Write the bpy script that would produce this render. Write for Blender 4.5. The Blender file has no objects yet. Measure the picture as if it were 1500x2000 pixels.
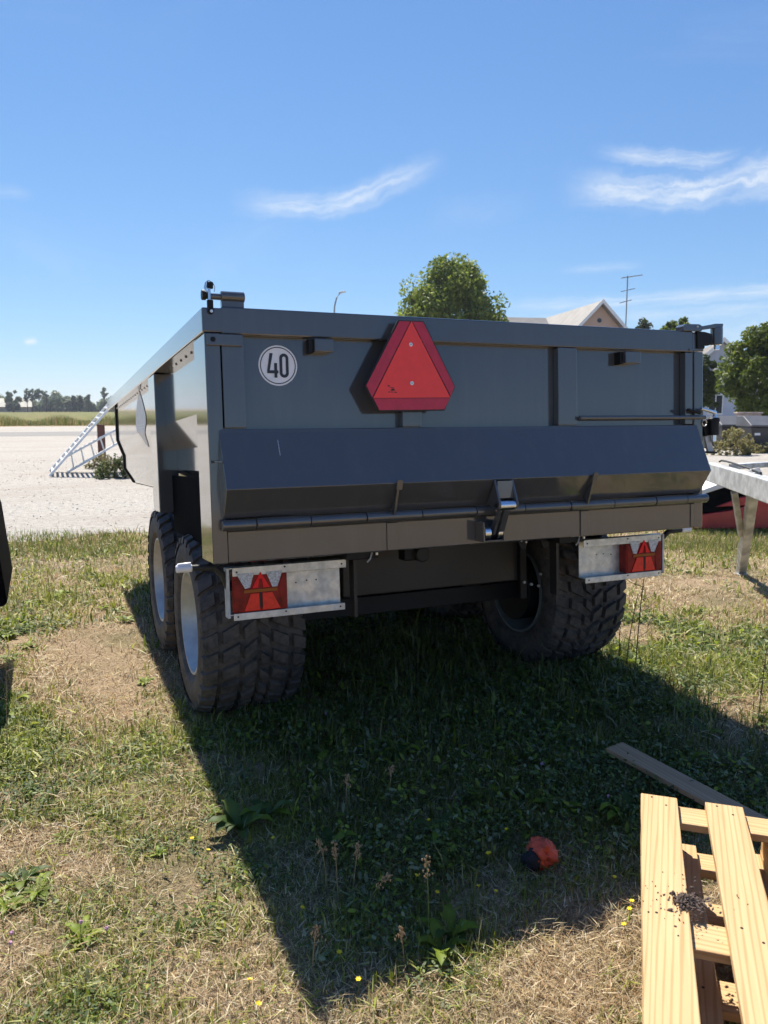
import bpy, bmesh, math, random
import numpy as np
from mathutils import Matrix, Vector
R = math.radians
random.seed(4)
sc = bpy.context.scene
COL = sc.collection

# ------------------------------------------------------------------ camera
FPX, YAW, PITCH, ROLL = 1536.675, 0.410706, 0.130707, 0.001293
CAM = np.array([-0.60149, -3.06520, 1.55])
def cam_axes():
    f = np.array([math.sin(YAW)*math.cos(PITCH), math.cos(YAW)*math.cos(PITCH), -math.sin(PITCH)])
    r = np.array([math.cos(YAW), -math.sin(YAW), 0.0]); u = np.cross(r, f)
    return r*math.cos(ROLL)+u*math.sin(ROLL), -r*math.sin(ROLL)+u*math.cos(ROLL), f
CR, CU, CF = cam_axes()
cd = bpy.data.cameras.new('camera'); cam = bpy.data.objects.new('camera', cd); COL.objects.link(cam)
cd.sensor_fit = 'VERTICAL'; cd.sensor_height = 36.0; cd.sensor_width = 27.0
cd.lens = 36.0*FPX/2000.0; cd.clip_start = 0.05; cd.clip_end = 4000
M4 = Matrix(((CR[0], CU[0], -CF[0], CAM[0]), (CR[1], CU[1], -CF[1], CAM[1]), (CR[2], CU[2], -CF[2], CAM[2]), (0, 0, 0, 1)))
cam.matrix_world = M4
cd.dof.use_dof = True; cd.dof.focus_distance = 3.5; cd.dof.aperture_fstop = 6.5
sc.camera = cam
cy = sc.cycles
cy.max_bounces = 6; cy.diffuse_bounces = 3; cy.glossy_bounces = 4; cy.transmission_bounces = 3; cy.transparent_max_bounces = 6
cy.caustics_reflective = False; cy.caustics_refractive = False; cy.use_adaptive_sampling = True; cy.adaptive_threshold = 0.02; cy.use_denoising = True

# ------------------------------------------------------------------ world, sun, exposure
SUN_EL = 55.0
sc.view_settings.view_transform = 'Standard'; sc.view_settings.look = 'None'
sc.view_settings.gamma = 1.0; sc.view_settings.use_curve_mapping = False
sc.view_settings.exposure = 1.0
sun_d = bpy.data.lights.new('sun', 'SUN'); sun_d.energy = 4.7; sun_d.angle = R(0.53); sun_d.color = (1.0, 0.935, 0.82)
sun = bpy.data.objects.new('sun', sun_d); COL.objects.link(sun)
sun.rotation_euler = (R(-(90-SUN_EL)), 0, R(-1.5)); sun.location = (0, 10, 20)

class NT:
    """tiny helper for node expressions"""
    def __init__(s, tree): s.t = tree; s.n = tree.nodes; s.l = tree.links
    def node(s, typ, **kw):
        nd = s.n.new(typ)
        for k, v in kw.items(): setattr(nd, k, v)
        return nd
    def put(s, sock, v):
        if isinstance(v, bpy.types.NodeSocket): s.l.new(v, sock)
        elif v is not None: sock.default_value = v
    def m(s, op, a, b=None, c=None, clamp=False):
        nd = s.node('ShaderNodeMath', operation=op, use_clamp=clamp)
        s.put(nd.inputs[0], a); s.put(nd.inputs[1], b); s.put(nd.inputs[2], c)
        return nd.outputs[0]
    def ramp(s, v, a, b, lo=0.0, hi=1.0):
        nd = s.node('ShaderNodeMapRange', interpolation_type='SMOOTHSTEP')
        s.put(nd.inputs[0], v)
        for i, q in enumerate((a, b, lo, hi)): s.put(nd.inputs[1+i], q)
        return nd.outputs[0]
    def noise(s, vec, scale, detail=4.0, rough=0.55, dist=0.0):
        nd = s.node('ShaderNodeTexNoise'); s.put(nd.inputs['Vector'], vec)
        nd.inputs['Scale'].default_value = scale; nd.inputs['Detail'].default_value = detail
        nd.inputs['Roughness'].default_value = rough; nd.inputs['Distortion'].default_value = dist
        return nd.outputs[0]
    def mix(s, f, a, b):
        nd = s.node('ShaderNodeMix', data_type='RGBA'); s.put(nd.inputs[0], f)
        for sk, v in ((nd.inputs[6], a), (nd.inputs[7], b)):
            if isinstance(v, (tuple, list)): v = tuple(v)+((1.0,) if len(v) == 3 else ())
            s.put(sk, v)
        return nd.outputs[2]
    def comb(s, x, y, z):
        nd = s.node('ShaderNodeCombineXYZ')
        for i, v in enumerate((x, y, z)): s.put(nd.inputs[i], v)
        return nd.outputs[0]

world = bpy.data.worlds.new('World'); sc.world = world; world.use_nodes = True
nt = NT(world.node_tree); nt.n.clear()
sky = nt.node('ShaderNodeTexSky', sky_type='NISHITA'); sky.sun_disc = False
sky.sun_elevation = R(SUN_EL); sky.sun_rotation = 0.0; sky.altitude = 0
sky.air_density = 1.0; sky.dust_density = 0.0; sky.ozone_density = 5.0
tc = nt.node('ShaderNodeTexCoord'); sep = nt.node('ShaderNodeSeparateXYZ'); nt.l.new(tc.outputs['Generated'], sep.inputs[0])
az = nt.m('MULTIPLY', nt.m('ARCTAN2', sep.outputs[0], sep.outputs[1]), 180/math.pi)
el = nt.m('MULTIPLY', nt.m('ARCSINE', sep.outputs[2]), 180/math.pi)
ae = nt.comb(az, el, 0.0)
wob = nt.m('SUBTRACT', nt.noise(ae, 0.16, 3), 0.5)
fine = nt.m('SUBTRACT', nt.noise(ae, 0.9, 5, 0.65), 0.5)
def streak(a0, e0, a1, e1, w, bend=0.0, amp=1.0, soft=0.25, ns=0.55, wisp=1.0):
    """one cirrus streak between two sky directions: ragged across, combed along"""
    L = math.hypot(a1-a0, e1-e0); cx, sx = (a1-a0)/L, (e1-e0)/L
    da = nt.m('SUBTRACT', az, a0); de = nt.m('SUBTRACT', el, e0)
    u = nt.m('DIVIDE', nt.m('ADD', nt.m('MULTIPLY', da, cx), nt.m('MULTIPLY', de, sx)), L)
    v = nt.m('SUBTRACT', nt.m('MULTIPLY', de, cx), nt.m('MULTIPLY', da, sx))
    para = nt.m('MULTIPLY', nt.m('MULTIPLY', u, nt.m('SUBTRACT', 1.0, u)), 4*bend)
    v = nt.m('ADD', v, para)
    v = nt.m('ADD', v, nt.m('MULTIPLY', fine, 1.3*w*wisp))
    v = nt.m('ADD', v, nt.m('MULTIPLY', wob, 2.0*w*wisp))
    core = nt.ramp(nt.m('ABSOLUTE', v), 0.0, w*1.25, 1.0, 0.0)
    ends = nt.m('MULTIPLY', nt.ramp(u, -0.05, soft), nt.ramp(u, 1-soft, 1.05, 1.0, 0.0))
    comb = nt.noise(nt.comb(nt.m('MULTIPLY', u, L*0.45), nt.m('MULTIPLY', v, 3.4/max(w, .5)), 3.7), ns, 5, 0.55, 0.3)
    comb = nt.ramp(comb, 0.15, 0.85)
    return nt.m('MULTIPLY', nt.m('MULTIPLY', nt.m('MULTIPLY', core, ends), comb), amp)
cl = [streak(13.0, 13.7, 27.6, 16.6, 0.95, 1.1, 0.85, 0.3, wisp=.75),
      streak(36.0, 14.8, 54.0, 15.0, 1.35, 0.9, 1.05, 0.22, wisp=.7),
      streak(37.8, 16.7, 47.0, 15.6, 0.60, 0.15, 0.75, 0.3),
      streak(31.0, 7.0, 62.0, 7.7, 0.62, 0.0, 0.62, 0.2, wisp=.6),
      streak(28.0, 6.1, 64.0, 6.4, 0.75, 0.0, 0.40, 0.2, wisp=.6),
      streak(35.5, 9.4, 41.5, 9.5, 0.35, 0.0, 0.30, 0.3, wisp=.6),
      streak(26.0, 12.6, 34.0, 14.0, 1.2, 0.0, 0.10, 0.4),
      streak(44.0, 4.5, 70.0, 5.0, 2.2, 0.0, 0.55, 0.2, wisp=.5),
      streak(-0.75, 4.25, 0.25, 4.4, 0.28, 0.0, 1.3, 0.4, wisp=.4),
      streak(-2.5, 13.4, 0.5, 13.2, 0.5, 0.0, 0.25, 0.4)]
tot = cl[0]
for c in cl[1:]: tot = nt.m('MAXIMUM', tot, c)
# thin veil everywhere, more towards the horizon, over the whole sky
veil = nt.ramp(nt.noise(nt.comb(nt.m('MULTIPLY', az, 0.35), nt.m('MULTIPLY', el, 1.0), 9.0), 0.13, 5, 0.6, 0.8), 0.55, 0.85, 0.0, 0.10)
tot = nt.m('MAXIMUM', tot, veil, clamp=True)
# the camera's response to the clear sky, channel by channel
scol = nt.node('ShaderNodeSeparateColor'); nt.l.new(sky.outputs[0], scol.inputs[0]); ccol = nt.node('ShaderNodeCombineColor')
for i_, (g_, a_) in enumerate(((0.856, 0.717), (0.754, 1.011), (0.595, 1.709))):
    nt.put(ccol.inputs[i_], nt.m('MULTIPLY', nt.m('POWER', scol.outputs[i_], g_), a_*0.82))
skycol = nt.mix(tot, ccol.outputs[0], (4.6, 4.85, 5.1))
bg = nt.node('ShaderNodeBackground'); nt.l.new(skycol, bg.inputs[0]); bg.inputs[1].default_value = 0.10
wo = nt.node('ShaderNodeOutputWorld'); nt.l.new(bg.outputs[0], wo.inputs[0])

# ------------------------------------------------------------------ pixel helpers (a pixel gives a direction; the depth comes from what it touches)
def ray(px, py): return CF+CR*(px-750)/FPX-CU*(py-1000)/FPX
def onz(px, py, z=0.0):
    d = ray(px, py); return CAM+d*(z-CAM[2])/d[2]
def ony(px, py, y):
    d = ray(px, py); return CAM+d*(y-CAM[1])/d[1]
T = -0.0658264; OT = np.array([0, 0, .95])
MT = np.array([[1, 0, 0], [0, math.cos(T), -math.sin(T)], [0, math.sin(T), math.cos(T)]])
def toloc(P): return MT.T@(np.array(P, float)-OT)+OT
CAML = toloc(CAM)
def ly(px, py, y=0.0):
    d = MT.T@ray(px, py); return CAML+d*(y-CAML[1])/d[1]
def lx(px, py, x=0.0):
    d = MT.T@ray(px, py); return CAML+d*(x-CAML[0])/d[0]

# ------------------------------------------------------------------ materials
MATS = {}
def newmat(name):
    m = bpy.data.materials.new(name); m.use_nodes = True
    t = NT(m.node_tree); b = t.n['Principled BSDF']; MATS[name] = m
    return m, t, b
def simple(name, col, rough=0.5, metal=0.0, var=0.0, scale=8.0, bump=0.0, bscale=60.0, coat=0.0, spec=None, rvar=0.0):
    m, t, b = newmat(name)
    tcn = t.node('ShaderNodeTexCoord'); obv = tcn.outputs['Object']
    if var:
        n = t.noise(obv, scale, 6, 0.6)
        lo = tuple(c*(1-var) for c in col); hi = tuple(min(1, c*(1+var)) for c in col)
        t.put(b.inputs['Base Color'], t.mix(t.ramp(n, 0.3, 0.7), lo, hi))
    else: b.inputs['Base Color'].default_value = (*col, 1)
    b.inputs['Roughness'].default_value = rough
    if rvar:
        t.put(b.inputs['Roughness'], t.ramp(t.noise(obv, scale*0.7, 5, .6), 0.3, 0.7, max(.02, rough-rvar), rough+rvar))
    b.inputs['Metallic'].default_value = metal
    if spec is not None: b.inputs['Specular IOR Level'].default_value = spec
    if coat: b.inputs['Coat Weight'].default_value = coat; b.inputs['Coat Roughness'].default_value = 0.05
    if bump:
        bn = t.node('ShaderNodeBump'); bn.inputs['Strength'].default_value = bump; bn.inputs['Distance'].default_value = 0.01
        t.put(bn.inputs['Height'], t.noise(obv, bscale, 4, 0.6)); t.l.new(bn.outputs[0], b.inputs['Normal'])
    return m
simple('paint', (0.067, 0.068, 0.071), 0.11, var=0.05, scale=1.7, bump=0.006, bscale=180, rvar=0.03, coat=0.8, spec=0.6)
def dust_paint():
    m = MATS['paint']; t = NT(m.node_tree); b = t.n['Principled BSDF']; o = t.node('ShaderNodeTexCoord').outputs['Object']
    mp = t.node('ShaderNodeMapping'); t.l.new(o, mp.inputs[0]); mp.inputs['Scale'].default_value = (9.0, 9.0, 0.9)
    stx = t.ramp(t.noise(mp.outputs[0], 1.6, 6, .65), .46, .78); spk = t.ramp(t.noise(o, 150.0, 2, .5), .66, .74)
    sep_ = t.node('ShaderNodeSeparateXYZ'); t.l.new(o, sep_.inputs[0]); low = t.ramp(sep_.outputs[2], .93, 1.25, 1.0, .25)
    dm = t.m('ADD', t.m('MULTIPLY', stx, .06), t.m('MULTIPLY', t.m('MULTIPLY', spk, low), .14))
    src = b.inputs['Base Color'].links[0].from_socket; t.put(b.inputs['Base Color'], t.mix(dm, src, (.26, .235, .20)))
    rs_ = b.inputs['Roughness'].links[0].from_socket; t.put(b.inputs['Roughness'], t.m('ADD', rs_, t.m('MULTIPLY', dm, .5)))
dust_paint()
simple('paint_under', (0.030, 0.027, 0.026), 0.38, var=0.12, scale=3, spec=0.35)
simple('black_metal', (0.007, 0.007, 0.008), 0.5, var=0.2, spec=.3)
simple('galv', (0.60, 0.60, 0.57), 0.46, 0.75, var=0.16, scale=26, bump=0.05, bscale=45, rvar=0.1)
simple('galv_dull', (0.46, 0.47, 0.47), 0.55, 0.35, var=0.30, scale=9, bump=0.08, bscale=30, rvar=0.1)
simple('chrome', (0.66, 0.69, 0.74), 0.24, 1.0, var=0.08)
simple('screw', (0.75, 0.74, 0.72), 0.35, 0.6)
simple('rim_metal', (0.55, 0.55, 0.54), 0.45, 0.45, var=0.12, scale=10)
simple('rim_dark', (0.16, 0.18, 0.18), 0.55, 0.2, var=0.12, scale=10)
simple('sticker_white', (0.80, 0.80, 0.83), 0.35)
simple('sticker_black', (0.02, 0.022, 0.03), 0.4)
simple('emblem', (0.66, 0.66, 0.68), 0.35, var=0.08, scale=20)
simple('sign_red', (0.93, 0.050, 0.042), 0.38, var=0.04, scale=20)
simple('sign_band', (0.50, 0.018, 0.05), 0.33, var=0.10, scale=30)
simple('sign_black', (0.012, 0.012, 0.016), 0.5)
simple('lens_white', (0.62, 0.64, 0.68), 0.12, var=0.3, scale=130, bump=0.5, bscale=240)
simple('lens_red', (0.90, 0.012, 0.022), 0.20, spec=0.25)
simple('lens_orange', (0.88, 0.045, 0.028), 0.22, var=0.12, scale=60, spec=0.25)
simple('lens_amber', (0.34, 0.09, 0.015), 0.2, spec=.25)
simple('lens_dark', (0.24, 0.012, 0.012), 0.22, var=0.35, scale=18, spec=0.22)
simple('rubber', (0.018, 0.018, 0.019), 0.6)
simple('steel_red', (0.46, 0.030, 0.036), 0.34, var=0.12, coat=0.2)
simple('brown_post', (0.115, 0.040, 0.026), 0.6, var=0.25, scale=5)
simple('alu', (0.80, 0.79, 0.77), 0.45, 0.4, var=0.06)
simple('plastic_black', (0.005, 0.005, 0.006), 0.9, var=0.2, scale=3, spec=0.03)
simple('bin_dark', (0.030, 0.030, 0.036), 0.5, var=0.15, scale=2)
simple('bin_lid', (0.085, 0.088, 0.100), 0.5, var=0.15, scale=2)
simple('orange_cloth', (0.62, 0.085, 0.035), 0.55, var=0.18, scale=30, bump=0.4, bscale=70)
simple('black_cloth', (0.010, 0.010, 0.013), 0.8)
simple('bark', (0.085, 0.062, 0.045), 0.85, var=0.35, scale=7, bump=0.6, bscale=12)
simple('roof_grey', (0.24, 0.225, 0.21), 0.75, var=0.12, scale=1.2)
simple('roof_dark', (0.15, 0.13, 0.12), 0.75, var=0.12, scale=1.2)
simple('roof_pale', (0.50, 0.47, 0.38), 0.75, var=0.15, scale=.3)
simple('wall_pink', (0.50, 0.36, 0.28), 0.8, var=0.05, scale=2)
simple('wall_grey', (0.42, 0.46, 0.54), 0.8, var=0.06, scale=2)
simple('trim_white', (0.74, 0.74, 0.72), 0.6)
simple('glass_dark', (0.03, 0.035, 0.045), 0.08)
simple('stone_wall', (0.42, 0.33, 0.29), 0.85, var=0.2, scale=3)
simple('steel_grey', (0.30, 0.31, 0.32), 0.5, 0.4)
simple('dry_dirt', (0.13, 0.095, 0.075), 0.95, var=0.4, scale=60)
simple('scuff', (0.55, 0.57, 0.58), 0.6)

def attr_leaf(name, transl=0.35, rough=0.55, spec=0.35):
    m, t, b = newmat(name)
    a = t.node('ShaderNodeAttribute'); a.attribute_name = 'col'
    t.l.new(a.outputs['Color'], b.inputs['Base Color']); b.inputs['Roughness'].default_value = rough
    b.inputs['Specular IOR Level'].default_value = spec
    tr = t.node('ShaderNodeBsdfTranslucent'); t.l.new(a.outputs['Color'], tr.inputs[0])
    mx = t.node('ShaderNodeMixShader'); mx.inputs[0].default_value = transl
    t.l.new(b.outputs[0], mx.inputs[1]); t.l.new(tr.outputs[0], mx.inputs[2])
    t.l.new(mx.outputs[0], t.n['Material Output'].inputs[0]); return m
attr_leaf('blade', 0.36); attr_leaf('leaf', 0.5)
m_, t_m, b_m = newmat('stone_attr'); at_n = t_m.node('ShaderNodeAttribute'); at_n.attribute_name = 'col'; t_m.l.new(at_n.outputs['Color'], b_m.inputs['Base Color']); b_m.inputs['Roughness'].default_value = .95
simple('petal_yellow', (0.80, 0.58, 0.01), 0.5)
simple('petal_pink', (0.50, 0.27, 0.40), 0.7)
simple('stem_green', (0.13, 0.19, 0.05), 0.6, var=.2, scale=20)
simple('stem_dry', (0.33, 0.24, 0.12), 0.7, var=.2, scale=20)
simple('stem_dark', (0.065, 0.050, 0.030), 0.75, var=.25, scale=20)
simple('seed_tan', (0.42, 0.28, 0.15), 0.7, var=.2, scale=50)

def mat_rubber_dusty():
    m, t, b = newmat('tyre_rubber')
    o = t.node('ShaderNodeTexCoord').outputs['Object']
    n = t.noise(o, 5.0, 7, 0.65, 0.3); n2 = t.noise(o, 34.0, 6, 0.7)
    f = t.ramp(t.m('ADD', t.m('MULTIPLY', n, 0.6), t.m('MULTIPLY', n2, 0.45)), 0.36, 0.64)
    t.put(b.inputs['Base Color'], t.mix(f, (0.020, 0.019, 0.020), (0.105, 0.088, 0.077)))
    b.inputs['Roughness'].default_value = 0.72
    bn = t.node('ShaderNodeBump'); bn.inputs['Strength'].default_value = 0.5; bn.inputs['Distance'].default_value = 0.006
    t.put(bn.inputs['Height'], n2); t.l.new(bn.outputs[0], b.inputs['Normal'])
mat_rubber_dusty()
def mat_wood(name, base, dark, ax=(0.30, 12, 12), rough=0.7, spec=.2):
    m, t, b = newmat(name)
    tcn = t.node('ShaderNodeTexCoord'); oi = t.node('ShaderNodeObjectInfo')
    mp = t.node('ShaderNodeMapping'); t.l.new(tcn.outputs['Object'], mp.inputs[0]); mp.inputs['Scale'].default_value = ax
    off = t.comb(t.m('MULTIPLY', oi.outputs['Random'], 31.0), t.m('MULTIPLY', oi.outputs['Random'], 17.0), t.m('MULTIPLY', oi.outputs['Random'], 7.0))
    t.l.new(off, mp.inputs['Location'])
    w = t.node('ShaderNodeTexWave', wave_type='RINGS', rings_direction='Z' if ax[0] < ax[1] else 'X')
    t.l.new(mp.outputs[0], w.inputs[0]); w.inputs['Scale'].default_value = 3.6
    w.inputs['Distortion'].default_value = 12.0; w.inputs['Detail'].default_value = 3; w.inputs['Detail Scale'].default_value = 0.35; b.inputs['Specular IOR Level'].default_value = spec
    g = t.noise(mp.outputs[0], 3.2, 8, 0.7)
    sp = t.ramp(t.noise(tcn.outputs['Object'], 75.0, 3, .6), 0.70, 0.78)
    grain = t.m('ADD', t.m('MULTIPLY', t.ramp(w.outputs[1], 0.0, 0.35), 0.26), t.m('MULTIPLY', g, 0.74))
    c = t.mix(t.ramp(grain, 0.25, 0.85), dark, base)
    c = t.mix(t.m('MULTIPLY', sp, 0.45), c, tuple(q*0.35 for q in dark))
    mk = t.node('ShaderNodeMapping'); t.l.new(tcn.outputs['Object'], mk.inputs[0]); mk.inputs['Scale'].default_value = (2.2, 5.5, 5.5); t.l.new(off, mk.inputs['Location'])
    vo = t.node('ShaderNodeTexVoronoi'); t.l.new(mk.outputs[0], vo.inputs[0]); vo.inputs['Scale'].default_value = 1.0; vo.inputs['Randomness'].default_value = 1.0
    kd = t.m('ADD', vo.outputs['Distance'], t.m('MULTIPLY', t.m('SUBTRACT', g, .5), .10))
    c = t.mix(t.ramp(kd, .05, .19, .55, 0.0), c, dark); c = t.mix(t.ramp(kd, .035, .075, .7, 0.0), c, tuple(q*.55 for q in dark))
    t.put(b.inputs['Base Color'], c); b.inputs['Roughness'].default_value = rough
    bn = t.node('ShaderNodeBump'); bn.inputs['Strength'].default_value = 0.35; bn.inputs['Distance'].default_value = 0.003
    t.put(bn.inputs['Height'], grain); t.l.new(bn.outputs[0], b.inputs['Normal'])
mat_wood('pine', (0.57, 0.40, 0.215), (0.42, 0.255, 0.12))
mat_wood('grey_wood', (0.47, 0.31, 0.185), (0.30, 0.185, 0.105))

def mat_ground():
    m, t, b = newmat('turf_soil')
    p = t.node('ShaderNodeNewGeometry').outputs['Position']
    big = t.noise(p, 0.75, 4, 0.6); mid = t.noise(p, 6.0, 6, 0.65); fin = t.noise(p, 70.0, 5, 0.75)
    c = t.mix(t.ramp(fin, 0.32, 0.68), (0.19, 0.13, 0.08), (0.54, 0.41, 0.27))
    c = t.mix(t.ramp(mid, 0.50, 0.66, 0, 0.55), c, (0.54, 0.41, 0.26))
    c = t.mix(t.ramp(big, 0.46, 0.62, 0.0, 0.55), c, (0.10, 0.115, 0.04))
    t.put(b.inputs['Base Color'], c); b.inputs['Roughness'].default_value = 0.95; b.inputs['Specular IOR Level'].default_value = 0.1
    bn = t.node('ShaderNodeBump'); bn.inputs['Strength'].default_value = 0.9; bn.inputs['Distance'].default_value = 0.03
    t.put(bn.inputs['Height'], t.m('ADD', fin, mid)); t.l.new(bn.outputs[0], b.inputs['Normal'])
mat_ground()
def mat_gravel(name, a, bb, dirt, tracks=True):
    m, t, b = newmat(name)
    p = t.node('ShaderNodeNewGeometry').outputs['Position']
    mp = t.node('ShaderNodeMapping'); t.l.new(p, mp.inputs[0]); mp.inputs['Scale'].default_value = (0.28, 1.0, 1.0)
    st = t.noise(p, 10.0, 8, 0.85); big = t.noise(mp.outputs[0], 0.55, 5, 0.6, 0.4); mid = t.noise(mp.outputs[0], 2.3, 5, .65)
    c = t.mix(t.ramp(st, 0.30, 0.70), a, bb)
    c = t.mix(t.ramp(t.m('ADD', t.m('MULTIPLY', big, .6), t.m('MULTIPLY', mid, .4)), 0.44, 0.64, 0.0, 0.75), c, dirt)
    t.put(b.inputs['Base Color'], c); b.inputs['Roughness'].default_value = 0.95; b.inputs['Specular IOR Level'].default_value = 0.15
    bn = t.node('ShaderNodeBump'); bn.inputs['Strength'].default_value = 0.8; bn.inputs['Distance'].default_value = 0.03
    t.put(bn.inputs['Height'], t.m('ADD', st, t.m('MULTIPLY', mid, 1.5))); t.l.new(bn.outputs[0], b.inputs['Normal'])
mat_gravel('gravel', (0.25, 0.232, 0.208), (0.48, 0.452, 0.412), (0.32, 0.285, 0.245))
mat_gravel('road_grey', (0.17, 0.165, 0.16), (0.31, 0.30, 0.29), (0.25, 0.235, 0.215))
def mat_field():
    m, t, b = newmat('field_grass')
    p = t.node('ShaderNodeNewGeometry').outputs['Position']
    mp = t.node('ShaderNodeMapping'); t.l.new(p, mp.inputs[0]); mp.inputs['Scale'].default_value = (1.0, 0.22, 1.0)
    big = t.noise(mp.outputs[0], 0.05, 5, 0.6); mid = t.noise(mp.outputs[0], 0.7, 5, 0.7)
    c = t.mix(t.ramp(mid, 0.3, 0.7), (0.075, 0.095, 0.020), (0.19, 0.175, 0.055))
    c = t.mix(t.ramp(big, 0.42, 0.6, 0, 0.5), c, (0.17, 0.125, 0.055))
    t.put(b.inputs['Base Color'], c); b.inputs['Roughness'].default_value = 0.9; b.inputs['Specular IOR Level'].default_value = 0.1
mat_field()

# ------------------------------------------------------------------ mesh helpers
class MB:
    def __init__(s): s.v = []; s.f = []
    def add(s, vs, fs):
        o = len(s.v); s.v += [tuple(map(float, q)) for q in vs]; s.f += [tuple(o+i for i in q) for q in fs]; return s
    def box(s, x0, x1, y0, y1, z0, z1):
        return s.add([(x0, y0, z0), (x1, y0, z0), (x1, y1, z0), (x0, y1, z0), (x0, y0, z1), (x1, y0, z1), (x1, y1, z1), (x0, y1, z1)],
                     [(3, 2, 1, 0), (4, 5, 6, 7), (0, 1, 5, 4), (1, 2, 6, 5), (2, 3, 7, 6), (3, 0, 4, 7)])
    def prism(s, poly, d):
        """closed polygon of 3D points extruded by the vector d"""
        n = len(poly); P = [np.array(q, float) for q in poly]; D = np.array(d, float)
        nrm = sum(np.cross(P[i]-P[0], P[(i+1) % n]-P[0]) for i in range(n))
        if np.dot(nrm, D) > 0: P = P[::-1]
        return s.add(P+[q+D for q in P], [tuple(range(n)), tuple(range(2*n-1, n-1, -1))]+[(i, i+n, (i+1) % n+n, (i+1) % n) for i in range(n)])
    def cyl(s, a, b, r, n=16, r2=None, caps=True):
        a = np.array(a, float); b = np.array(b, float); d = b-a; L = np.linalg.norm(d); d = d/L
        q = np.array([0, 0, 1.0]) if abs(d[2]) < .9 else np.array([1.0, 0, 0])
        u = np.cross(q, d); u /= np.linalg.norm(u); w = np.cross(d, u); r2 = r if r2 is None else r2
        ra = [a+r*(math.cos(t)*u+math.sin(t)*w) for t in np.linspace(0, 2*math.pi, n, endpoint=False)]
        rb = [b+r2*(math.cos(t)*u+math.sin(t)*w) for t in np.linspace(0, 2*math.pi, n, endpoint=False)]
        fs = [(i, (i+1) % n, (i+1) % n+n, i+n) for i in range(n)]
        if caps: fs += [tuple(range(n-1, -1, -1)), tuple(range(n, 2*n))]
        return s.add(ra+rb, fs)
    def tube(s, pts, r, n=8):
        P = [np.array(q, float) for q in pts]; rs = r if isinstance(r, (list, tuple)) else [r]*len(P); rings = []
        for i, q in enumerate(P):
            d = P[min(i+1, len(P)-1)]-P[max(i-1, 0)]; d = d/(np.linalg.norm(d)+1e-9)
            k = np.array([0, 0, 1.0]) if abs(d[2]) < .9 else np.array([1.0, 0, 0])
            u = np.cross(k, d); u /= np.linalg.norm(u); w = np.cross(d, u)
            rings += [q+rs[i]*(math.cos(t)*u+math.sin(t)*w) for t in np.linspace(0, 2*math.pi, n, endpoint=False)]
        fs = [(j*n+i, j*n+(i+1) % n, (j+1)*n+(i+1) % n, (j+1)*n+i) for j in range(len(P)-1) for i in range(n)]
        fs += [tuple(range(n-1, -1, -1)), tuple(range((len(P)-1)*n, len(P)*n))]
        return s.add(rings, fs)
    def bar(s, a, b, w, h, up=(0, 0, 1)):
        """rectangular bar from a to b, w across, h along 'up'"""
        a = np.array(a, float); b = np.array(b, float); d = b-a; d /= np.linalg.norm(d)
        u = np.cross(d, np.array(up, float)); u /= np.linalg.norm(u); v = np.cross(u, d)
        c = [(-w/2*u-h/2*v), (w/2*u-h/2*v), (w/2*u+h/2*v), (-w/2*u+h/2*v)]
        return s.add([a+q for q in c]+[b+q for q in c], [(0, 1, 2, 3), (7, 6, 5, 4)]+[(i, i+4, (i+1) % 4+4, (i+1) % 4) for i in range(4)])
    def lathe(s, prof, n, axis='x', closed=False):
        """profile of (axial, radius) spun round the axis"""
        o = len(s.v); k = len(prof)
        for j in range(n):
            a = 2*math.pi*j/n; c, q = math.cos(a), math.sin(a)
            for (h, r) in prof: s.v.append((h, r*c, r*q))
        for j in range(n):
            for i in range(k if closed else k-1):
                a, b = o+j*k+i, o+j*k+(i+1) % k; c, d = o+((j+1) % n)*k+(i+1) % k, o+((j+1) % n)*k+i
                s.f.append((a, b, c, d))
        return s
    def build(s, name, mat, parent=None, bevel=0.0, smooth=False, segs=2, fix=False):
        me = bpy.data.meshes.new(name); me.from_pydata(s.v, [], s.f); me.update()
        if fix:
            bm = bmesh.new(); bm.from_mesh(me); bmesh.ops.recalc_face_normals(bm, faces=bm.faces); bm.to_mesh(me); bm.free()
        me.materials.append(MATS[mat]); o = bpy.data.objects.new(name, me); COL.objects.link(o)
        if smooth:
            me.polygons.foreach_set('use_smooth', [True]*len(me.polygons))
            try: me.set_sharp_from_angle(angle=R(38))
            except Exception: pass
        if bevel:
            b = o.modifiers.new('bevel', 'BEVEL'); b.width = bevel; b.segments = segs; b.limit_method = 'ANGLE'; b.angle_limit = R(35)
        if parent: o.parent = parent
        return o
def tag(o, label=None, cat=None, group=None, kind=None):
    if label: o['label'] = label
    if cat: o['category'] = cat
    if group: o['group'] = group
    if kind: o['kind'] = kind
    return o
def empty(name, loc, label=None, cat=None, group=None, rz=0.0):
    o = bpy.data.objects.new(name, None); o.location = loc; o.rotation_euler = (0, 0, rz); o.empty_display_size = 0.1; COL.objects.link(o)
    return tag(o, label, cat, group)
def copy_tree(o, parent=None):
    c = o.copy(); COL.objects.link(c); c.parent = parent
    for ch in [q for q in COL.objects if q.parent == o]: copy_tree(ch, c)
    return c
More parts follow.
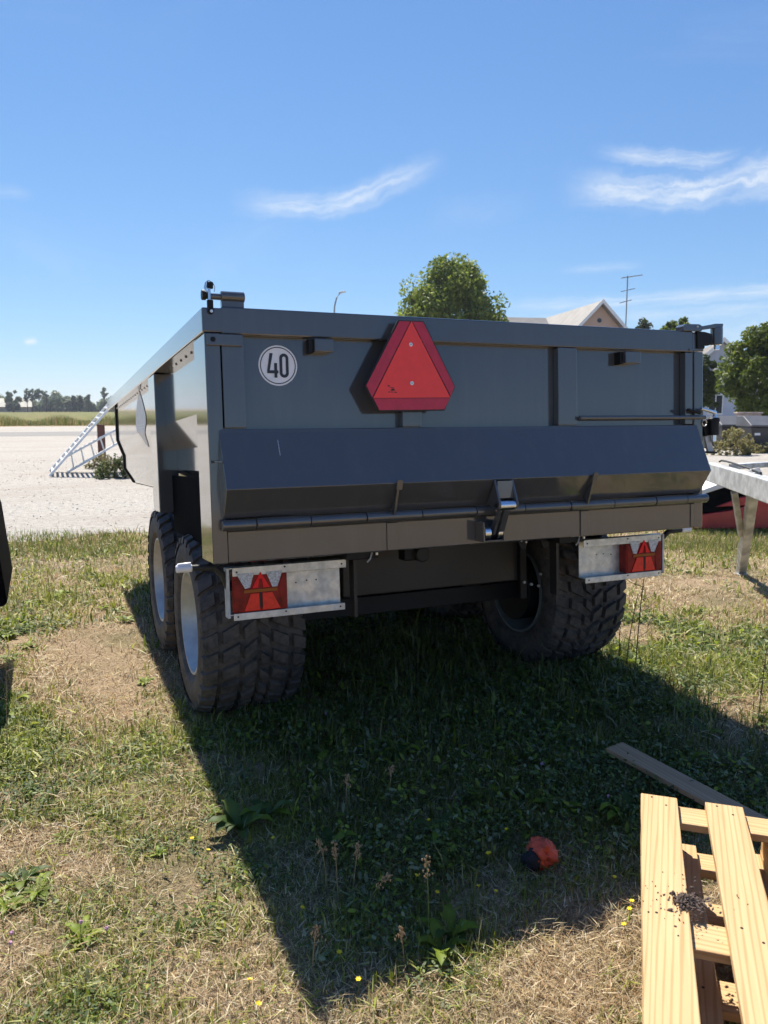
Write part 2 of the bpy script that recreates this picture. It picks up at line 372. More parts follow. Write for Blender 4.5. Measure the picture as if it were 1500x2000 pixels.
def colmesh(name, V, F4, F3, C, mat, parent=None):
    """fast mesh from numpy: verts, quads, tris, per-vertex colours"""
    me = bpy.data.meshes.new(name); me.vertices.add(len(V)); me.vertices.foreach_set('co', V.astype(np.float32).ravel())
    n4 = 0 if F4 is None else len(F4); n3 = 0 if F3 is None else len(F3)
    me.loops.add(n4*4+n3*3); me.polygons.add(n4+n3)
    idx = np.concatenate([F4.ravel() if n4 else np.zeros(0, int), F3.ravel() if n3 else np.zeros(0, int)]).astype(np.int32)
    st = np.concatenate([np.arange(n4)*4, n4*4+np.arange(n3)*3]).astype(np.int32)
    me.loops.foreach_set('vertex_index', idx); me.polygons.foreach_set('loop_start', st)
    me.update(calc_edges=True)
    at = me.color_attributes.new('col', 'FLOAT_COLOR', 'POINT')
    at.data.foreach_set('color', np.concatenate([C, np.ones((len(C), 1))], 1).astype(np.float32).ravel())
    me.materials.append(MATS[mat]); me.validate()
    o = bpy.data.objects.new(name, me); COL.objects.link(o)
    if parent: o.parent = parent
    return o

# ================================================================== THE SETTING
def sheet(name, poly, z, mat):
    mb = MB(); mb.add([(x, y, z) for x, y in poly], [tuple(range(len(poly)))])
    return tag(mb.build(name, mat), kind='structure')
sheet('ground', [(-1800, -1800), (1800, -1800), (1800, 1800), (-1800, 1800)], 0.0, 'turf_soil')
rg = random.Random(2)
def edge_y(x): return 7.05-0.06*x+0.16*math.sin(1.7*x)+0.10*math.sin(4.3*x+1)+0.07*math.sin(9.1*x)
front = [(x, edge_y(x)+rg.uniform(-.08, .08)) for x in np.arange(-14, 40, 0.25)]
sheet('gravel_yard', [(-160, 9)]+front+[(60, 5.2), (160, 30), (160, 66), (-160, 74)], 0.004, 'gravel')
sheet('road', [(-170, 50.0), (170, 40.0), (170, 48.5), (-170, 58.5)], 0.009, 'road_grey')
sheet('field', [(-900, 108), (-60, 76.5), (8, 72.5), (55, 68), (330, 520), (-900, 520)], 0.03, 'field_grass')

# ================================================================== THE DUMP TRAILER
TL = empty('dump_trailer', tuple(OT-MT@OT), 'dark grey tandem axle dump trailer with red slow vehicle triangle on tailgate', 'trailer')
TL.rotation_euler = (T, 0, 0)
W = 2.55
P = 'paint'
def tl(name, mat, parent=TL, bevel=0.003, **k): return lambda mb: mb.build(name, mat, parent, bevel, **k)
# side walls (left and right) follow a folded profile: vertical, in, vertical, in, floor
prof = [(0.055, 1.845), (0.055, 1.560), (0.105, 1.415), (0.105, 1.300), (0.185, 1.165), (0.40, 1.10)]
def side_wall(sgn):
    X = (lambda x: x) if sgn < 0 else (lambda x: W-x)
    poly = [(X(a), 0, b) for a, b in prof]+[(X(a+0.012), 0, b-(.004 if i else 0)) for i, (a, b) in reversed(list(enumerate(prof)))]
    mb = MB(); mb.prism([(x, 0.11, z) for x, _, z in poly], (0, 4.49, 0)); return mb.build('side_wall', P, TL, 0.002)
for sg in (-1, 1): side_wall(sg)
MB().box(0.40, W-0.40, 0.11, 4.60, 1.085, 1.098).build('floor_plate', P, TL)
for x in (0.46, W-0.468): MB().box(x, x+0.008, 0.24, 4.4, 0.86, 1.083).build('inner_skirt', 'black_metal', TL)
pf = [(x, 4.603, z) for x, z in prof]+[(W-x, 4.603, z) for x, z in reversed(prof)]
MB().prism(pf, (0, 0.03, 0)).build('front_wall', P, TL, 0.002)
for sg in (-1, 1):
    X = (lambda a, b: (a, b)) if sg < 0 else (lambda a, b: (W-b, W-a))
    # front edge flange that follows the folded profile
    mb = MB()
    for (a, b), (c, d) in zip(prof[:-1], prof[1:]):
        o = 0.014; pa, pb = X(a-o, a)[0 if sg < 0 else 1], X(c-o, c)[0 if sg < 0 else 1]
        qa, qb = X(a, a)[0], X(c, c)[0]
        mb.prism([(pa, 4.56, b), (qa, 4.56, b), (qb, 4.56, d), (pb, 4.56, d)], (0, 0.042, 0))
    mb.build('front_flange', 'black_metal', TL, fix=True)
    x0, x1 = X(-0.006, 0.10); MB().box(x0, x1, 0.001, 4.81, 1.845, 1.94).build('top_rail', P, TL, 0.006)
    x0, x1 = X(0.0, 0.060); mb = MB().box(x0, x1, 0.0, 0.236, 0.937, 1.843)
    mb.build('rear_post', P, TL, 0.005)
    x0, x1 = X(0.061, 0.12); MB().box(x0, x1, 0.085, 0.23, 0.94, 1.843).build('post_inner_plate', P, TL, 0.003)
    x0, x1 = X(0.0, 0.115); MB().box(x0, x1, 1.50, 1.76, 1.06, 1.843).build('side_pilaster', P, TL, 0.005)
    x0, x1 = X(0.0, 0.115); MB().box(x0, x1, 3.72, 3.78, 1.62, 1.843) if False else None
    # stitch welds under the rail
    for (ya, yb) in ((0.27, 1.46), (1.80, 4.50)):
        n = int((yb-ya)/0.14)
        for i in range(n):
            y = ya+(i+.2)*(yb-ya)/n; x0, x1 = X(0.040, 0.0545)
            if sg < 0: MB().bar((0.0525, y, 1.842), (0.0525, y+0.09, 1.842), 0.006, 0.006).build('weld_bead', P, TL)
for x in (0.076, W-0.100): MB().box(x, x+0.024, 0.245, 1.495, 0.955, 1.268).build('mud_shield', 'plastic_black', TL)
# emblem sticker on the left front bay, wrapped on the folded wall
def wall_point(px, py, off=0.003):
    best = None
    for (a, b), (c, d) in zip(prof[:-1], prof[1:]):
        n = np.array([-(b-d), 0, -(c-a)]); n = n/np.linalg.norm(n)
        if n[0] > 0: n = -n
        dd = MT.T@ray(px, py); p0 = np.array([a, 0, b])+n*off
        t = np.dot(n, p0-CAML)/np.dot(n, dd); q = CAML+dd*t
        if d-0.004 <= q[2] <= b+0.004: best = q
    return best
em_l = [(272, 764), (268, 785), (266, 803), (265.3, 818), (265.5, 835), (268.5, 845), (275, 852), (279, 859), (283, 866), (291, 875)]
em_r = [(272, 764), (277, 780), (281, 796), (284.5, 812), (284.8, 828), (282.5, 842), (283.5, 850), (286, 858), (288.5, 866), (291, 875)]
mb = MB(); vs = []
for (l, r) in zip(em_l, em_r): vs += [wall_point(*l), wall_point(*r)]
mb.add(vs, [(2*i, 2*i+1, 2*i+3, 2*i+2) for i in range(len(em_l)-1)]); mb.build('maker_emblem', 'emblem', TL)
mb = MB()
for k in range(5):
    a, b = wall_point(267.2, 829+k*2.6-.8, .0045), wall_point(282.5, 826+k*2.6-.8, .0045); c, d = wall_point(282.5, 826.7+k*2.6, .0045), wall_point(267.2, 829.7+k*2.6, .0045)
    if k in (1, 3): mb.add([a, b, c, d], [(0, 1, 2, 3)])
mb.build('emblem_lettering', 'sticker_white', TL)

# ---- tailgate
TG = MB().box(0.062, W-0.062, 0.045, 0.060, 1.10, 1.90).build('tailgate', P, TL)
def tg(name, mb, mat=P, bevel=0.004, **k): return mb.build(name, mat, TG, bevel, **k)
tg('top_beam', MB().box(0.068, W-0.068, 0.0, 0.0445, 1.840, 1.945), bevel=0.006)
for (xa, xb) in ((0.066, 0.155), (0.838, 0.930), (1.650, 1.760), (2.432, 2.484)):
    tg('stile', MB().box(xa, xb, 0.003, 0.0445, 1.474, 1.8395))
# folded bulge
BX0, BX1 = 0.042, 2.508
bul = [(0.040, 1.470), (0.0, 1.470), (-0.004, 1.456), (-0.098, 1.235), (-0.018, 1.118), (0.040, 1.112)]
tg('folded_plate', MB().prism([(BX0, y, z) for y, z in bul], (BX1-BX0, 0, 0)), bevel=0.003)
tg('bulge_side_tab', MB().box(0.012, 0.0415, -0.052, -0.030, 1.338, 1.348), bevel=0.002)
for xr in (0.757, 1.765):
    tg('gusset', MB().prism([(xr, -0.115, 1.243), (xr, -0.060, 1.100), (xr, -0.028, 1.128), (xr, -0.099, 1.226)], (0.010, 0, 0)), bevel=0.001)
    tg('gusset_lip', MB().prism([(xr-.004, -0.117, 1.248), (xr-.004, -0.104, 1.206), (xr-.004, -0.100, 1.212), (xr-.004, -0.101, 1.240)], (0.026, 0, 0)), bevel=0.001)
# hinge knuckles in a row along the bottom
ks = [ly(a, 1000, -0.03)[0] for a in (432, 499, 605, 714, 822, 928, 1022, 1112, 1196, 1278, 1338)]+[2.545]
for i, (a, b) in enumerate(zip(ks[:-1], ks[1:])):
    up = 0.002*(i % 2)
    MB().cyl((a+0.002, -0.028, 1.092), (b-0.002, -0.028, 1.092), 0.0225+up, 20).build('hinge_knuckle', P, TL, 0.002, smooth=True)
# rear cross beam
MB().box(0.0605, W-0.0605, 0.001, 0.085, 0.938, 1.068).build('rear_beam', P, TL, 0.006)
for xa in (0.748, 1.768): MB().box(xa, xa+0.052, -0.006, 0.0005, 0.942, 1.062).build('beam_patch_plate', P, TL, 0.002)
MB().box(W-0.085, W-0.0615, -0.004, 0.0005, 0.945, 1.064).build('beam_patch_plate', P, TL, 0.002)
# corner bracket plates with holes
def plate_hole(name, x0, x1, z0, z1, y, hx, hz, hr, parent):
    mb = MB().box(x0, x1, y-0.012, y, z0, z1); o = mb.build(name, P, parent, 0.003)
    MB().cyl((hx, y-0.0145, hz), (hx, y-0.002, hz), hr, 20).build('hole', 'black_metal', o)
    return o
plate_hole('corner_plate', 0.006, 0.146, 1.793, 1.838, -0.001, 0.030, 1.816, 0.010, TL)
# catch blocks under the top beam
for (pa, pb) in (((614, 661), (652, 688)), ((1221, 686), (1251, 710))):
    a, b = ly(*pa, -0.015), ly(*pb, -0.015)
    o = MB().box(a[0], b[0], -0.020, 0.044, b[2], a[2]).build('catch_block', P, TG, 0.004)
    MB().box(a[0]-0.018, a[0]-0.001, 0.0, 0.044, b[2]-.004, a[2]).build('catch_web', 'black_metal', o, 0.002)
# horizontal rod at the right
a = ly(1131, 817, -0.0); b = ly(1374, 816, -0.0)
MB().cyl((1.762, -0.010, 1.508), (2.552, -0.010, 1.508), 0.0105, 14).build('locking_rod', P, TL, smooth=True)
# 40 sticker
c = ly(543, 714, 0.043); SR = 0.0815
def disc(r, y, n=48, r0=None):
    mb = MB()
    if r0 is None: mb.add([(c[0]+r*math.cos(t), y, c[2]+r*math.sin(t)) for t in np.linspace(0, 2*math.pi, n, endpoint=False)], [tuple(range(n))])
    else:
        vs = []
        for t in np.linspace(0, 2*math.pi, n, endpoint=False): vs += [(c[0]+r*math.cos(t), y, c[2]+r*math.sin(t)), (c[0]+r0*math.cos(t), y, c[2]+r0*math.sin(t))]
        mb.add(vs, [(2*i, 2*((i+1) % n), 2*((i+1) % n)+1, 2*i+1) for i in range(n)])
    return mb
S40 = disc(SR, 0.0436).build('speed_sticker', 'sticker_white', TG)
S40['label'] = 'round white speed limit sticker reading 40'
disc(0.0750, 0.0424, r0=0.0712).build('sticker_ring', 'sticker_black', S40)
def glyph(outer, inner, name):
    """flat digit: outline with an optional hole, joined as a ring of quads"""
    mb = MB(); n = len(outer)
    if inner: mb.add([q for pr in zip(outer, inner) for q in pr], [(2*i, 2*((i+1) % n), 2*((i+1) % n)+1, 2*i+1) for i in range(n)])
    return mb.build(name, 'sticker_black', S40)
H = 0.098; yy = 0.0414
def dig(u, v): return (c[0]+u*H, yy, c[2]+(v-0.5)*H)
def stad(w, h, n=16):
    r = w/2; out = []
    for i in range(n):
        t = 2*math.pi*(i+.5)/n; out.append((r*math.cos(t), (h/2-r)*(1 if math.sin(t) > 0 else -1)+r*math.sin(t)))
    return out
glyph([dig(0.255+u, 0.5+v) for u, v in stad(0.40, 1.0)], [dig(0.255+u, 0.5+v) for u, v in stad(0.15, 0.75)], 'digit_zero')
mb = MB()
mb.add([dig(*q) for q in ((-0.22, 1.0), (-0.36, 0.30), (-0.47, 0.30), (-0.35, 1.0))], [(0, 1, 2, 3)])
mb.add([dig(*q) for q in ((-0.47, 0.30), (0.0, 0.30), (0.0, 0.175), (-0.47, 0.175))], [(0, 1, 2, 3)])
mb.add([dig(*q) for q in ((-0.17, 0.60), (-0.045, 0.60), (-0.045, 0.30), (-0.17, 0.30))], [(0, 1, 2, 3)])
mb.add([dig(*q) for q in ((-0.17, 0.175), (-0.045, 0.175), (-0.045, 0.0), (-0.17, 0.0))], [(0, 1, 2, 3)])
mb.build('digit_four', 'sticker_black', S40)
# slow vehicle triangle
YS = -0.052
def sp(px, py, y=YS): return ly(px, py, y)
hexo = [(778, 625.5), (827.5, 627), (889, 755), (868, 801), (740, 802.5), (714, 753)]
cx, cz = np.mean([sp(*q)[0] for q in hexo]), np.mean([sp(*q)[2] for q in hexo])
SG = MB().prism([sp(*q)+np.array([(sp(*q)[0]-cx)*.012, 0.003, (sp(*q)[2]-cz)*.012]) for q in hexo], (0, 0.006, 0)).build('slow_vehicle_sign', 'sign_black', TL, 0.001)
SG['label'] = 'red truncated triangle slow vehicle sign'
cen = [(803.5, 627), (728.5, 777.5), (879.5, 776.5)]
def flat(name, pts, y, mat, parent): return MB().add([np.array([sp(*q)[0], y, sp(*q)[2]]) for q in pts], [tuple(range(len(pts)))]).build(name, mat, parent)
flat('reflective_band', [(780, 627), (801.5, 628), (727.0, 776), (715.5, 753)], YS, 'sign_band', SG)
flat('reflective_band', [(805.5, 628), (826.5, 629), (887.5, 755), (880.5, 774)], YS, 'sign_band', SG)
flat('reflective_band', [(729.5, 778.3), (879.3, 777.5), (867.5, 799.5), (741, 801)], YS, 'sign_band', SG)
flat('fluorescent_triangle', cen, YS-0.0008, 'sign_red', SG)
for q in ((802, 673), (804, 748.5)):
    a = sp(*q); MB().cyl((a[0], YS-0.004, a[2]), (a[0], YS, a[2]), 0.0085, 18).build('screw', 'screw', SG, 0.001)
    MB().cyl((a[0], YS-0.0052, a[2]), (a[0], YS-0.0041, a[2]), 0.003, 10).build('screw_socket', 'steel_grey', SG)
mb = MB()
for (x, y, w, h) in ((757, 752.5, 4, 1.6), (758.2, 754, 2.4, 1.6), (762, 756.8, 8, 1.2), (764.5, 759.3, 5.5, 2.6), (762.4, 761.4, 9, 1.6), (758.5, 764.6, 3, 2.2), (763, 765.0, 5, 1.4), (770, 765.6, 5, 1.6)):
    mb.add([np.array([sp(x+i, y+j)[0], YS-0.0016, sp(x+i, y+j)[2]]) for i, j in ((0, 0), (w, .2), (w, h), (0, h))], [(0, 1, 2, 3)])
mb.build('approval_print', 'sign_black', SG)
MB().box(0.845, 0.885, YS+0.0095, 0.002, 1.56, 1.838).build('sign_bracket', 'black_metal', TL)
MB().prism([(0.885, 0.0, 1.50), (0.885, 0.003, 1.50), (0.885, 0.003, 1.51), (0.885, 0.0, 1.51)], (0.002, 0, 0)) if False else None
# scuffs on the folded plate
def bul_pt(px, py, off=0.0012):
    a, b = np.array([0, -0.004, 1.456]), np.array([0, -0.098, 1.235]); n = np.cross(np.array([1.0, 0, 0]), b-a); n /= np.linalg.norm(n)
    if n[1] > 0: n = -n
    d = MT.T@ray(px, py); return CAML+d*(np.dot(n, a+n*off-CAML)/np.dot(n, d))
mb = MB(); rr = random.Random(5); yy0 = 859
pts = [(542.5, 859), (543.4, 866), (544.6, 872), (545.2, 878), (546.6, 884), (547.2, 890)]
for (x0, y0), (x1, y1) in zip(pts[:-1], pts[1:]):
    w = rr.uniform(.3, .95); mb.add([bul_pt(x0-w, y0), bul_pt(x0+w*.5, y0+.5), bul_pt(x1+w, y1-.8), bul_pt(x1-w*.3, y1-.4)], [(0, 1, 2, 3)])
mb.build('paint_scuff', 'scuff', TG)

# ---- centre latch
def cheek(x): return MB().prism([(x, -0.100, 1.232), (x, -0.088, 1.205), (x, -0.030, 1.125), (x, -0.108, 1.098), (x, -0.135, 1.105), (x, -0.142, 1.125)], (0.011, 0, 0))
LT = cheek(1.228).build('latch_bracket', P, TL, 0.002); cheek(1.318).build('bracket_cheek', P, LT, 0.002)
MB().box(1.240, 1.3175, -0.110, -0.100, 1.150, 1.226).build('latch_web', P, LT)
MB().cyl((1.220, -0.118, 1.118), (1.338, -0.118, 1.118), 0.010, 14).build('pin', 'black_metal', LT)
MB().cyl((1.2395, -0.118, 1.118), (1.3175, -0.118, 1.118), 0.022, 20).build('upper_bush', 'chrome', LT, 0.002, smooth=True)
MB().prism([(1.238, -0.105, 1.100), (1.238, -0.128, 1.096), (1.238, -0.070, 0.985), (1.238, -0.030, 0.990)], (0.012, 0, 0)).build('link_plate', P, LT, 0.002)
MB().prism([(1.262, -0.110, 1.100), (1.262, -0.130, 1.096), (1.262, -0.068, 0.978), (1.262, -0.030, 0.985)], (0.030, 0, 0)).build('link_plate', P, LT, 0.002)
mb = MB()
mb.box(1.186, 1.1925, -0.075, 0.0005, 0.955, 1.045); mb.box(1.290, 1.2965, -0.075, 0.0005, 0.955, 1.045); mb.box(1.193, 1.2895, -0.070, 0.0005, 0.955, 0.9615)
mb.build('latch_pocket', P, LT, 0.002)
for (a, b) in ((1.196, 1.228), (1.264, 1.288)): MB().cyl((a, -0.045, 0.995), (b, -0.045, 0.995), 0.033, 22).build('roller', 'chrome', LT, 0.003, smooth=True)

# ---- top left hinge with pin tube and shackle
HL = MB().prism([(0.075, 0.012, 1.944), (0.164, 0.012, 1.944), (0.164, 0.012, 1.975), (0.075, 0.012, 1.975)], (0, 0.03, 0)).build('top_hinge_lug', P, TL, 0.004)
MB().cyl((0.073, 0.022, 1.988), (0.167, 0.022, 1.988), 0.021, 20).build('pin_tube', P, HL, 0.004, smooth=True)
MB().cyl((0.032, 0.022, 1.986), (0.0725, 0.022, 1.986), 0.0125, 16).build('pin', P, HL, smooth=True)
MB().cyl((0.000, 0.022, 1.990), (0.016, 0.022, 1.990), 0.020, 16).build('pin_head', 'black_metal', HL, 0.002)
MB().cyl((0.0165, 0.022, 1.990), (0.0315, 0.022, 1.990), 0.015, 14).build('pin_collar', 'black_metal', HL)
MB().cyl((0.026, 0.004, 1.960), (0.026, 0.004, 2.018), 0.0062, 12).build('threaded_stud', 'chrome', HL, smooth=True)
MB().cyl((0.030, 0.004, 2.012), (0.030, 0.004, 2.036), 0.0135, 6).build('nut', 'black_metal', HL, 0.002)
MB().cyl((0.028, 0.004, 1.938), (0.028, 0.004, 1.968), 0.0135, 6).build('nut', 'black_metal', HL, 0.002)
MB().tube([(0.012, 0.004, 1.998), (0.008, 0.004, 2.015), (0.013, 0.004, 2.034), (0.026, 0.004, 2.042), (0.041, 0.004, 2.036), (0.049, 0.004, 2.018), (0.046, 0.004, 2.000)], 0.0018, 6).build('lynch_wire', 'chrome', HL)
MB().tube([(0.014, 0.002, 1.998), (0.0105, 0.002, 2.014), (0.016, 0.002, 2.033), (0.022, 0.002, 2.039)], 0.005, 8).build('shackle', 'chrome', HL, smooth=True)
MB().cyl((0.028, -0.006, 1.926), (0.028, 0.012, 1.926), 0.013, 14).build('eye_bolt', 'black_metal', HL)
MB().cyl((0.030, -0.0105, 1.924), (0.030, -0.0065, 1.924), 0.006, 12).build('bolt_tip', 'screw', HL)
# ---- top right swing latch
def q(px, py, y=-0.01): return ly(px, py, y)
HR = MB().prism([q(1334, 637), q(1340, 632.5), q(1366, 633), q(1372, 636.5), q(1371, 647), q(1336, 646)], (0, 0.055, 0)).build('swing_latch', P, TL, 0.003)
MB().prism([q(1371, 637), q(1388, 634), q(1398, 632), q(1413, 632), q(1412, 640), q(1396, 640.5), q(1372, 644)], (0, 0.03, 0)).build('latch_arm', P, HR, 0.002)
a, b = q(1400.5, 640, .005), q(1399, 674, .005); MB().cyl((a[0], 0.008, b[2]), (a[0], 0.008, a[2]), 0.031, 22).build('latch_barrel', P, HR, 0.004, smooth=True)
b2 = q(1399, 683, .005); MB().cyl((a[0], 0.008, b2[2]), (a[0], 0.008, b[2]), 0.0145, 16).build('barrel_pin', 'chrome', HR, smooth=True)
MB().prism([q(1362, 647), q(1377, 648), q(1391, 652), q(1391, 672), q(1384, 675), q(1378, 671), q(1376, 681), q(1363, 680)], (0, 0.02, 0)).build('latch_cheek', 'black_metal', HR, 0.002)
a = q(1362, 638.2); MB().cyl((a[0], -0.014, a[2]), (a[0], -0.009, a[2]), 0.0045, 10).build('bolt_tip', 'screw', HR)
MB().box(2.452, 2.486, -0.006, -0.0005, 1.846, 1.856).build('latch_stop', P, TL)
# ---- right middle swing latch with bright handle
HM0 = q(1394, 816, .0); HM1 = q(1393, 850, .0)
HM = MB().cyl((HM0[0], 0.0, HM1[2]), (HM0[0], 0.0, HM0[2]), 0.027, 24).build('swing_latch', 'black_metal', TL, 0.004, smooth=True)
MB().cyl((HM0[0], 0.0, HM0[2]-.022), (HM0[0], 0.0, HM0[2]-.004), 0.030, 24).build('barrel_collar', 'black_metal', HM, 0.002, smooth=True)
a = q(1394, 862, .0); MB().cyl((HM0[0], 0.0, a[2]), (HM0[0], 0.0, HM1[2]), 0.0125, 16).build('barrel_pin', 'chrome', HM, smooth=True)
MB().tube([q(1369, 798, -.02), q(1384, 802, -.02), q(1396, 806, 0)+np.array([0, 0, 0]), (HM0[0]+.005, 0.0, HM0[2]-.002)], [.008, .008, .012, .014], 12).build('handle', 'chrome', HM, smooth=True)
MB().tube([q(1343, 800, -.012), q(1356, 803, -.02), q(1367, 807, -.02)], 0.008, 10).build('handle_stub', 'black_metal', HM, smooth=True)
MB().prism([q(1375, 819, .01), q(1386, 819, .01), q(1386, 850, .01), q(1378, 852, .01), q(1376, 840, .01)], (0, 0.03, 0)).build('latch_cheek', 'black_metal', HM, 0.002)
a = q(1376, 826, -.004); MB().tube([(a[0]+.016*math.cos(t), -.004, a[2]+.016*math.sin(t)) for t in np.linspace(0, 5.8, 10)], 0.003, 6).build('ring_clip', 'screw', HM, smooth=True)
MB().prism([q(1377, 853, .012), q(1387, 850, .012), q(1394, 884, .012), q(1383, 881, .012)], (0, 0.012, 0)).build('stay_plate', 'galv_dull', HM)
MB().bar(q(1378, 883, .0), q(1398, 884, .0), 0.02, 0.010).build('stay_foot', 'black_metal', HM)

# ---- chassis below
PU = 'paint_under'
MB().box(0.80, 1.90, 0.70, 0.72, 0.622, 0.936).build('rear_chassis_plate', PU, TL, 0.006)
for x in (0.80, 1.72): MB().box(x, x+0.12, 0.725, 4.4, 0.64, 1.08).build('chassis_beam', 'black_metal', TL, 0.004)
MB().box(1.12, 1.44, 4.3, 6.6, 0.62, 0.80).build('drawbar', PU, TL, 0.01)
MB().box(1.21, 1.35, 6.3, 6.45, .425, 0.618).build('parking_leg', PU, TL, 0.01)
for y in (1.25, 2.5, 3.4): MB().box(0.925, 1.715, y, y+.5, 0.655, 1.02).build('cross_member', 'black_metal', TL, 0.004)  # added between the beams to darken the underside
MB().box(0.50, 2.05, 4.25, 4.28, 0.66, 1.08).build('light_block_apron', 'black_metal', TL, 0.004)  # added unseen plate, blocks light entering under the trailer from the front
for x in (0.683, 1.800): MB().box(x, x+0.016, 0.24, 0.30, 0.612, 0.935).build('hanger_strap', PU, TL, 0.002)
for x in (0.60, 1.72):
    MB().box(x, x+0.15, 0.10, 0.20, 0.898, 0.934).build('lamp_bracket', 'black_metal', TL, 0.003)
    MB().tube([(x+0.12, 0.10, 0.93), (x+0.105, 0.09, 0.90), (x+0.09, 0.09, 0.885)], 0.004, 8).build('hook_bolt', 'galv_dull', TL)
    MB().cyl((x+0.135, 0.085, 0.926), (x+0.135, 0.085, 0.915), 0.006, 8).build('bolt', 'screw', TL)
for x in (1.53, 1.66): MB().prism([(x, 0.2, 0.936), (x+0.085, 0.2, 0.936), (x+0.055, 0.2, 0.868), (x+0.035, 0.2, 0.868)], (0, 0.01, 0)).build('hanger_bracket', 'black_metal', TL, 0.002)
for (x, z) in ((1.542, 0.926), (1.562, 0.915), (1.590, 0.905), (1.578, 0.922), (1.612, 0.927)): MB().cyl((x, 0.195, z), (x, 0.1995, z), 0.0055, 8).build('bolt', 'galv_dull', TL)
a = ly(815, 1082, 0.45); CP = MB().box(a[0]-0.075, a[0]-0.012, 0.44, 0.52, a[2]-0.030, a[2]+0.034).build('light_socket', 'black_metal', TL, 0.006)
MB().cyl((a[0]+0.015, 0.41, a[2]), (a[0]+0.015, 0.50, a[2]), 0.038, 20).build('socket_cap', 'rubber', CP, 0.006, smooth=True)

# ---- wheels and axles
TR, TW = 0.470, 0.51
def tyre_mesh():
    mb = MB(); w = TW/2
    pr = [(-.60*w, .262), (-.86*w, .272), (-.97*w, .305), (-w, .350), (-.985*w, .395), (-.93*w, .428), (-.84*w, .441), (-.4*w, .446), (.4*w, .446), (.84*w, .441), (.93*w, .428), (.985*w, .395), (w, .350), (.97*w, .305), (.86*w, .272), (.60*w, .262)]
    mb.lathe(pr, 72)
    def lug(x0, x1, t0, t1, sk, h=.470, n=3):
        """one tread block, skewed sk radians over its width"""
        vs = []
        for rad, sh in ((.438, 0.0), (h, 0.012)):
            for j in range(n+1):
                t = j/n
                for x, s_ in ((x0, -1), (x1, 1)):
                    xx = x+(sh*.5 if x == x0 else -sh*.5); a = t0+(t1-t0)*t+(sh*.35*(1 if j == 0 else -1 if j == n else 0))/.45
                    a += sk*(xx/w); rr = rad-(0.030 if abs(xx) > .80*w else .008 if abs(xx) > .55*w else 0)*(abs(xx)/w)
                    vs.append((xx, rr*math.cos(a), rr*math.sin(a)))
        k = 2*(n+1); fs = []
        for j in range(n):
            a = 2*j; fs += [(k+a, k+a+1, k+a+3, k+a+2), (a, k+a, k+a+2, a+2), (a+1, a+3, k+a+3, k+a+1)]
        fs += [(0, 1, k+1, k), (2*n, k+2*n, k+2*n+1, 2*n+1)]
        mb.add(vs, fs)
    N = 30
    for i in range(N):
        a = 2*math.pi*i/N; st = 2*math.pi/N
        lug(-1.0*w, -.70*w, a, a+st*.70, -.26); lug(.70*w, 1.0*w, a+st*.5, a+st*1.2, .26)
        lug(-.64*w, -.30*w, a+st*.15, a+st*.80, -.26); lug(.30*w, .64*w, a+st*.65, a+st*1.30, .26)
        lug(-.24*w, .02*w, a+st*.40, a+st*1.0, -.40); lug(.06*w, .26*w, a+st*.95, a+st*1.5, .40)
    return mb
tyre0 = None
def wheel(xc, yw, outer):
    """outer = -1: the dished side faces left"""
    global tyre0
    loc = toloc((xc, yw, TR-0.012))
    if tyre0 is None:
        tyre0 = tyre_mesh().build('wheel', 'tyre_rubber', TL, fix=True); me = tyre0.data
        me.polygons.foreach_set('use_smooth', [True]*len(me.polygons)); me.set_sharp_from_angle(angle=R(30)); t = tyre0
    else: t = tyre0.copy(); COL.objects.link(t)
    t.name = 'wheel'; t.parent = TL; t.location = loc; t.rotation_euler = (random.uniform(0, 6), 0, 0 if outer < 0 else math.pi)
    if outer not in wheel.rims:
        w = TW/2
        rim = MB().lathe([(-.86*w, .272), (-.92*w, .268), (-.92*w, .256), (-.82*w, .250), (-.70*w, .238), (-.45*w, .232), (-.30*w, .205), (-.24*w, .150), (-.30*w, .075), (-.34*w, .070), (-.34*w, .0)], 56)
        rim2 = MB().lathe([(.86*w, .272), (.92*w, .268), (.92*w, .256), (.82*w, .250), (.70*w, .238), (-.20*w, .225), (-.20*w, .0)], 56)
        wheel.rims[outer] = (rim, rim2)
    rim, rim2 = wheel.rims[outer]
    rim.build('rim', 'rim_metal', t, smooth=True); rim2.build('rim_inner', 'rim_dark', t, smooth=True)
    MB().cyl((-.36*TW/2, 0, 0), (-.52*TW/2, 0, 0), 0.062, 24, 0.055).build('hub_cap', 'black_metal', t, 0.004, smooth=True)
    for k in range(8):
        a = 2*math.pi*k/8; y, z = .105*math.cos(a), .105*math.sin(a)
        MB().cyl((-.27*TW/2, y, z), (-.36*TW/2, y, z), 0.014, 6).build('wheel_nut', 'screw', t)
wheel.rims = {}
XL, XR = 0.035+TW/2, W-0.035-TW/2
for yw in (0.95, 2.06):
    wheel(XL, yw, -1); wheel(XR, yw, 1)
    c0 = toloc((0, yw, TR-0.012))
    MB().box(XL+.10, XR-.10, c0[1]-.05, c0[1]+.05, c0[2]-.05, c0[2]+.05).build('axle', 'black_metal', TL, 0.004)
    for x in (0.86, 1.69):
        MB().tube([(x, c0[1]-.19, c0[2]+.13), (x, c0[1]-.1, c0[2]+.10), (x, c0[1], c0[2]+.09), (x, c0[1]+.2, c0[2]+.11), (x, c0[1]+.42, c0[2]+.16)], 0.035, 8).build('leaf_spring', 'black_metal', TL)
        MB().box(x-.06, x+.06, c0[1]-.06, c0[1]+.06, c0[2]+.051, c0[2]+.13).build('spring_clamp', 'black_metal', TL, .004)
    for x in (XL+.20, XR-.20): MB().cyl((x-.06, c0[1], c0[2]), (x+.06, c0[1], c0[2]), 0.19, 28).build('brake_drum', 'black_metal', TL, 0.004, smooth=True)
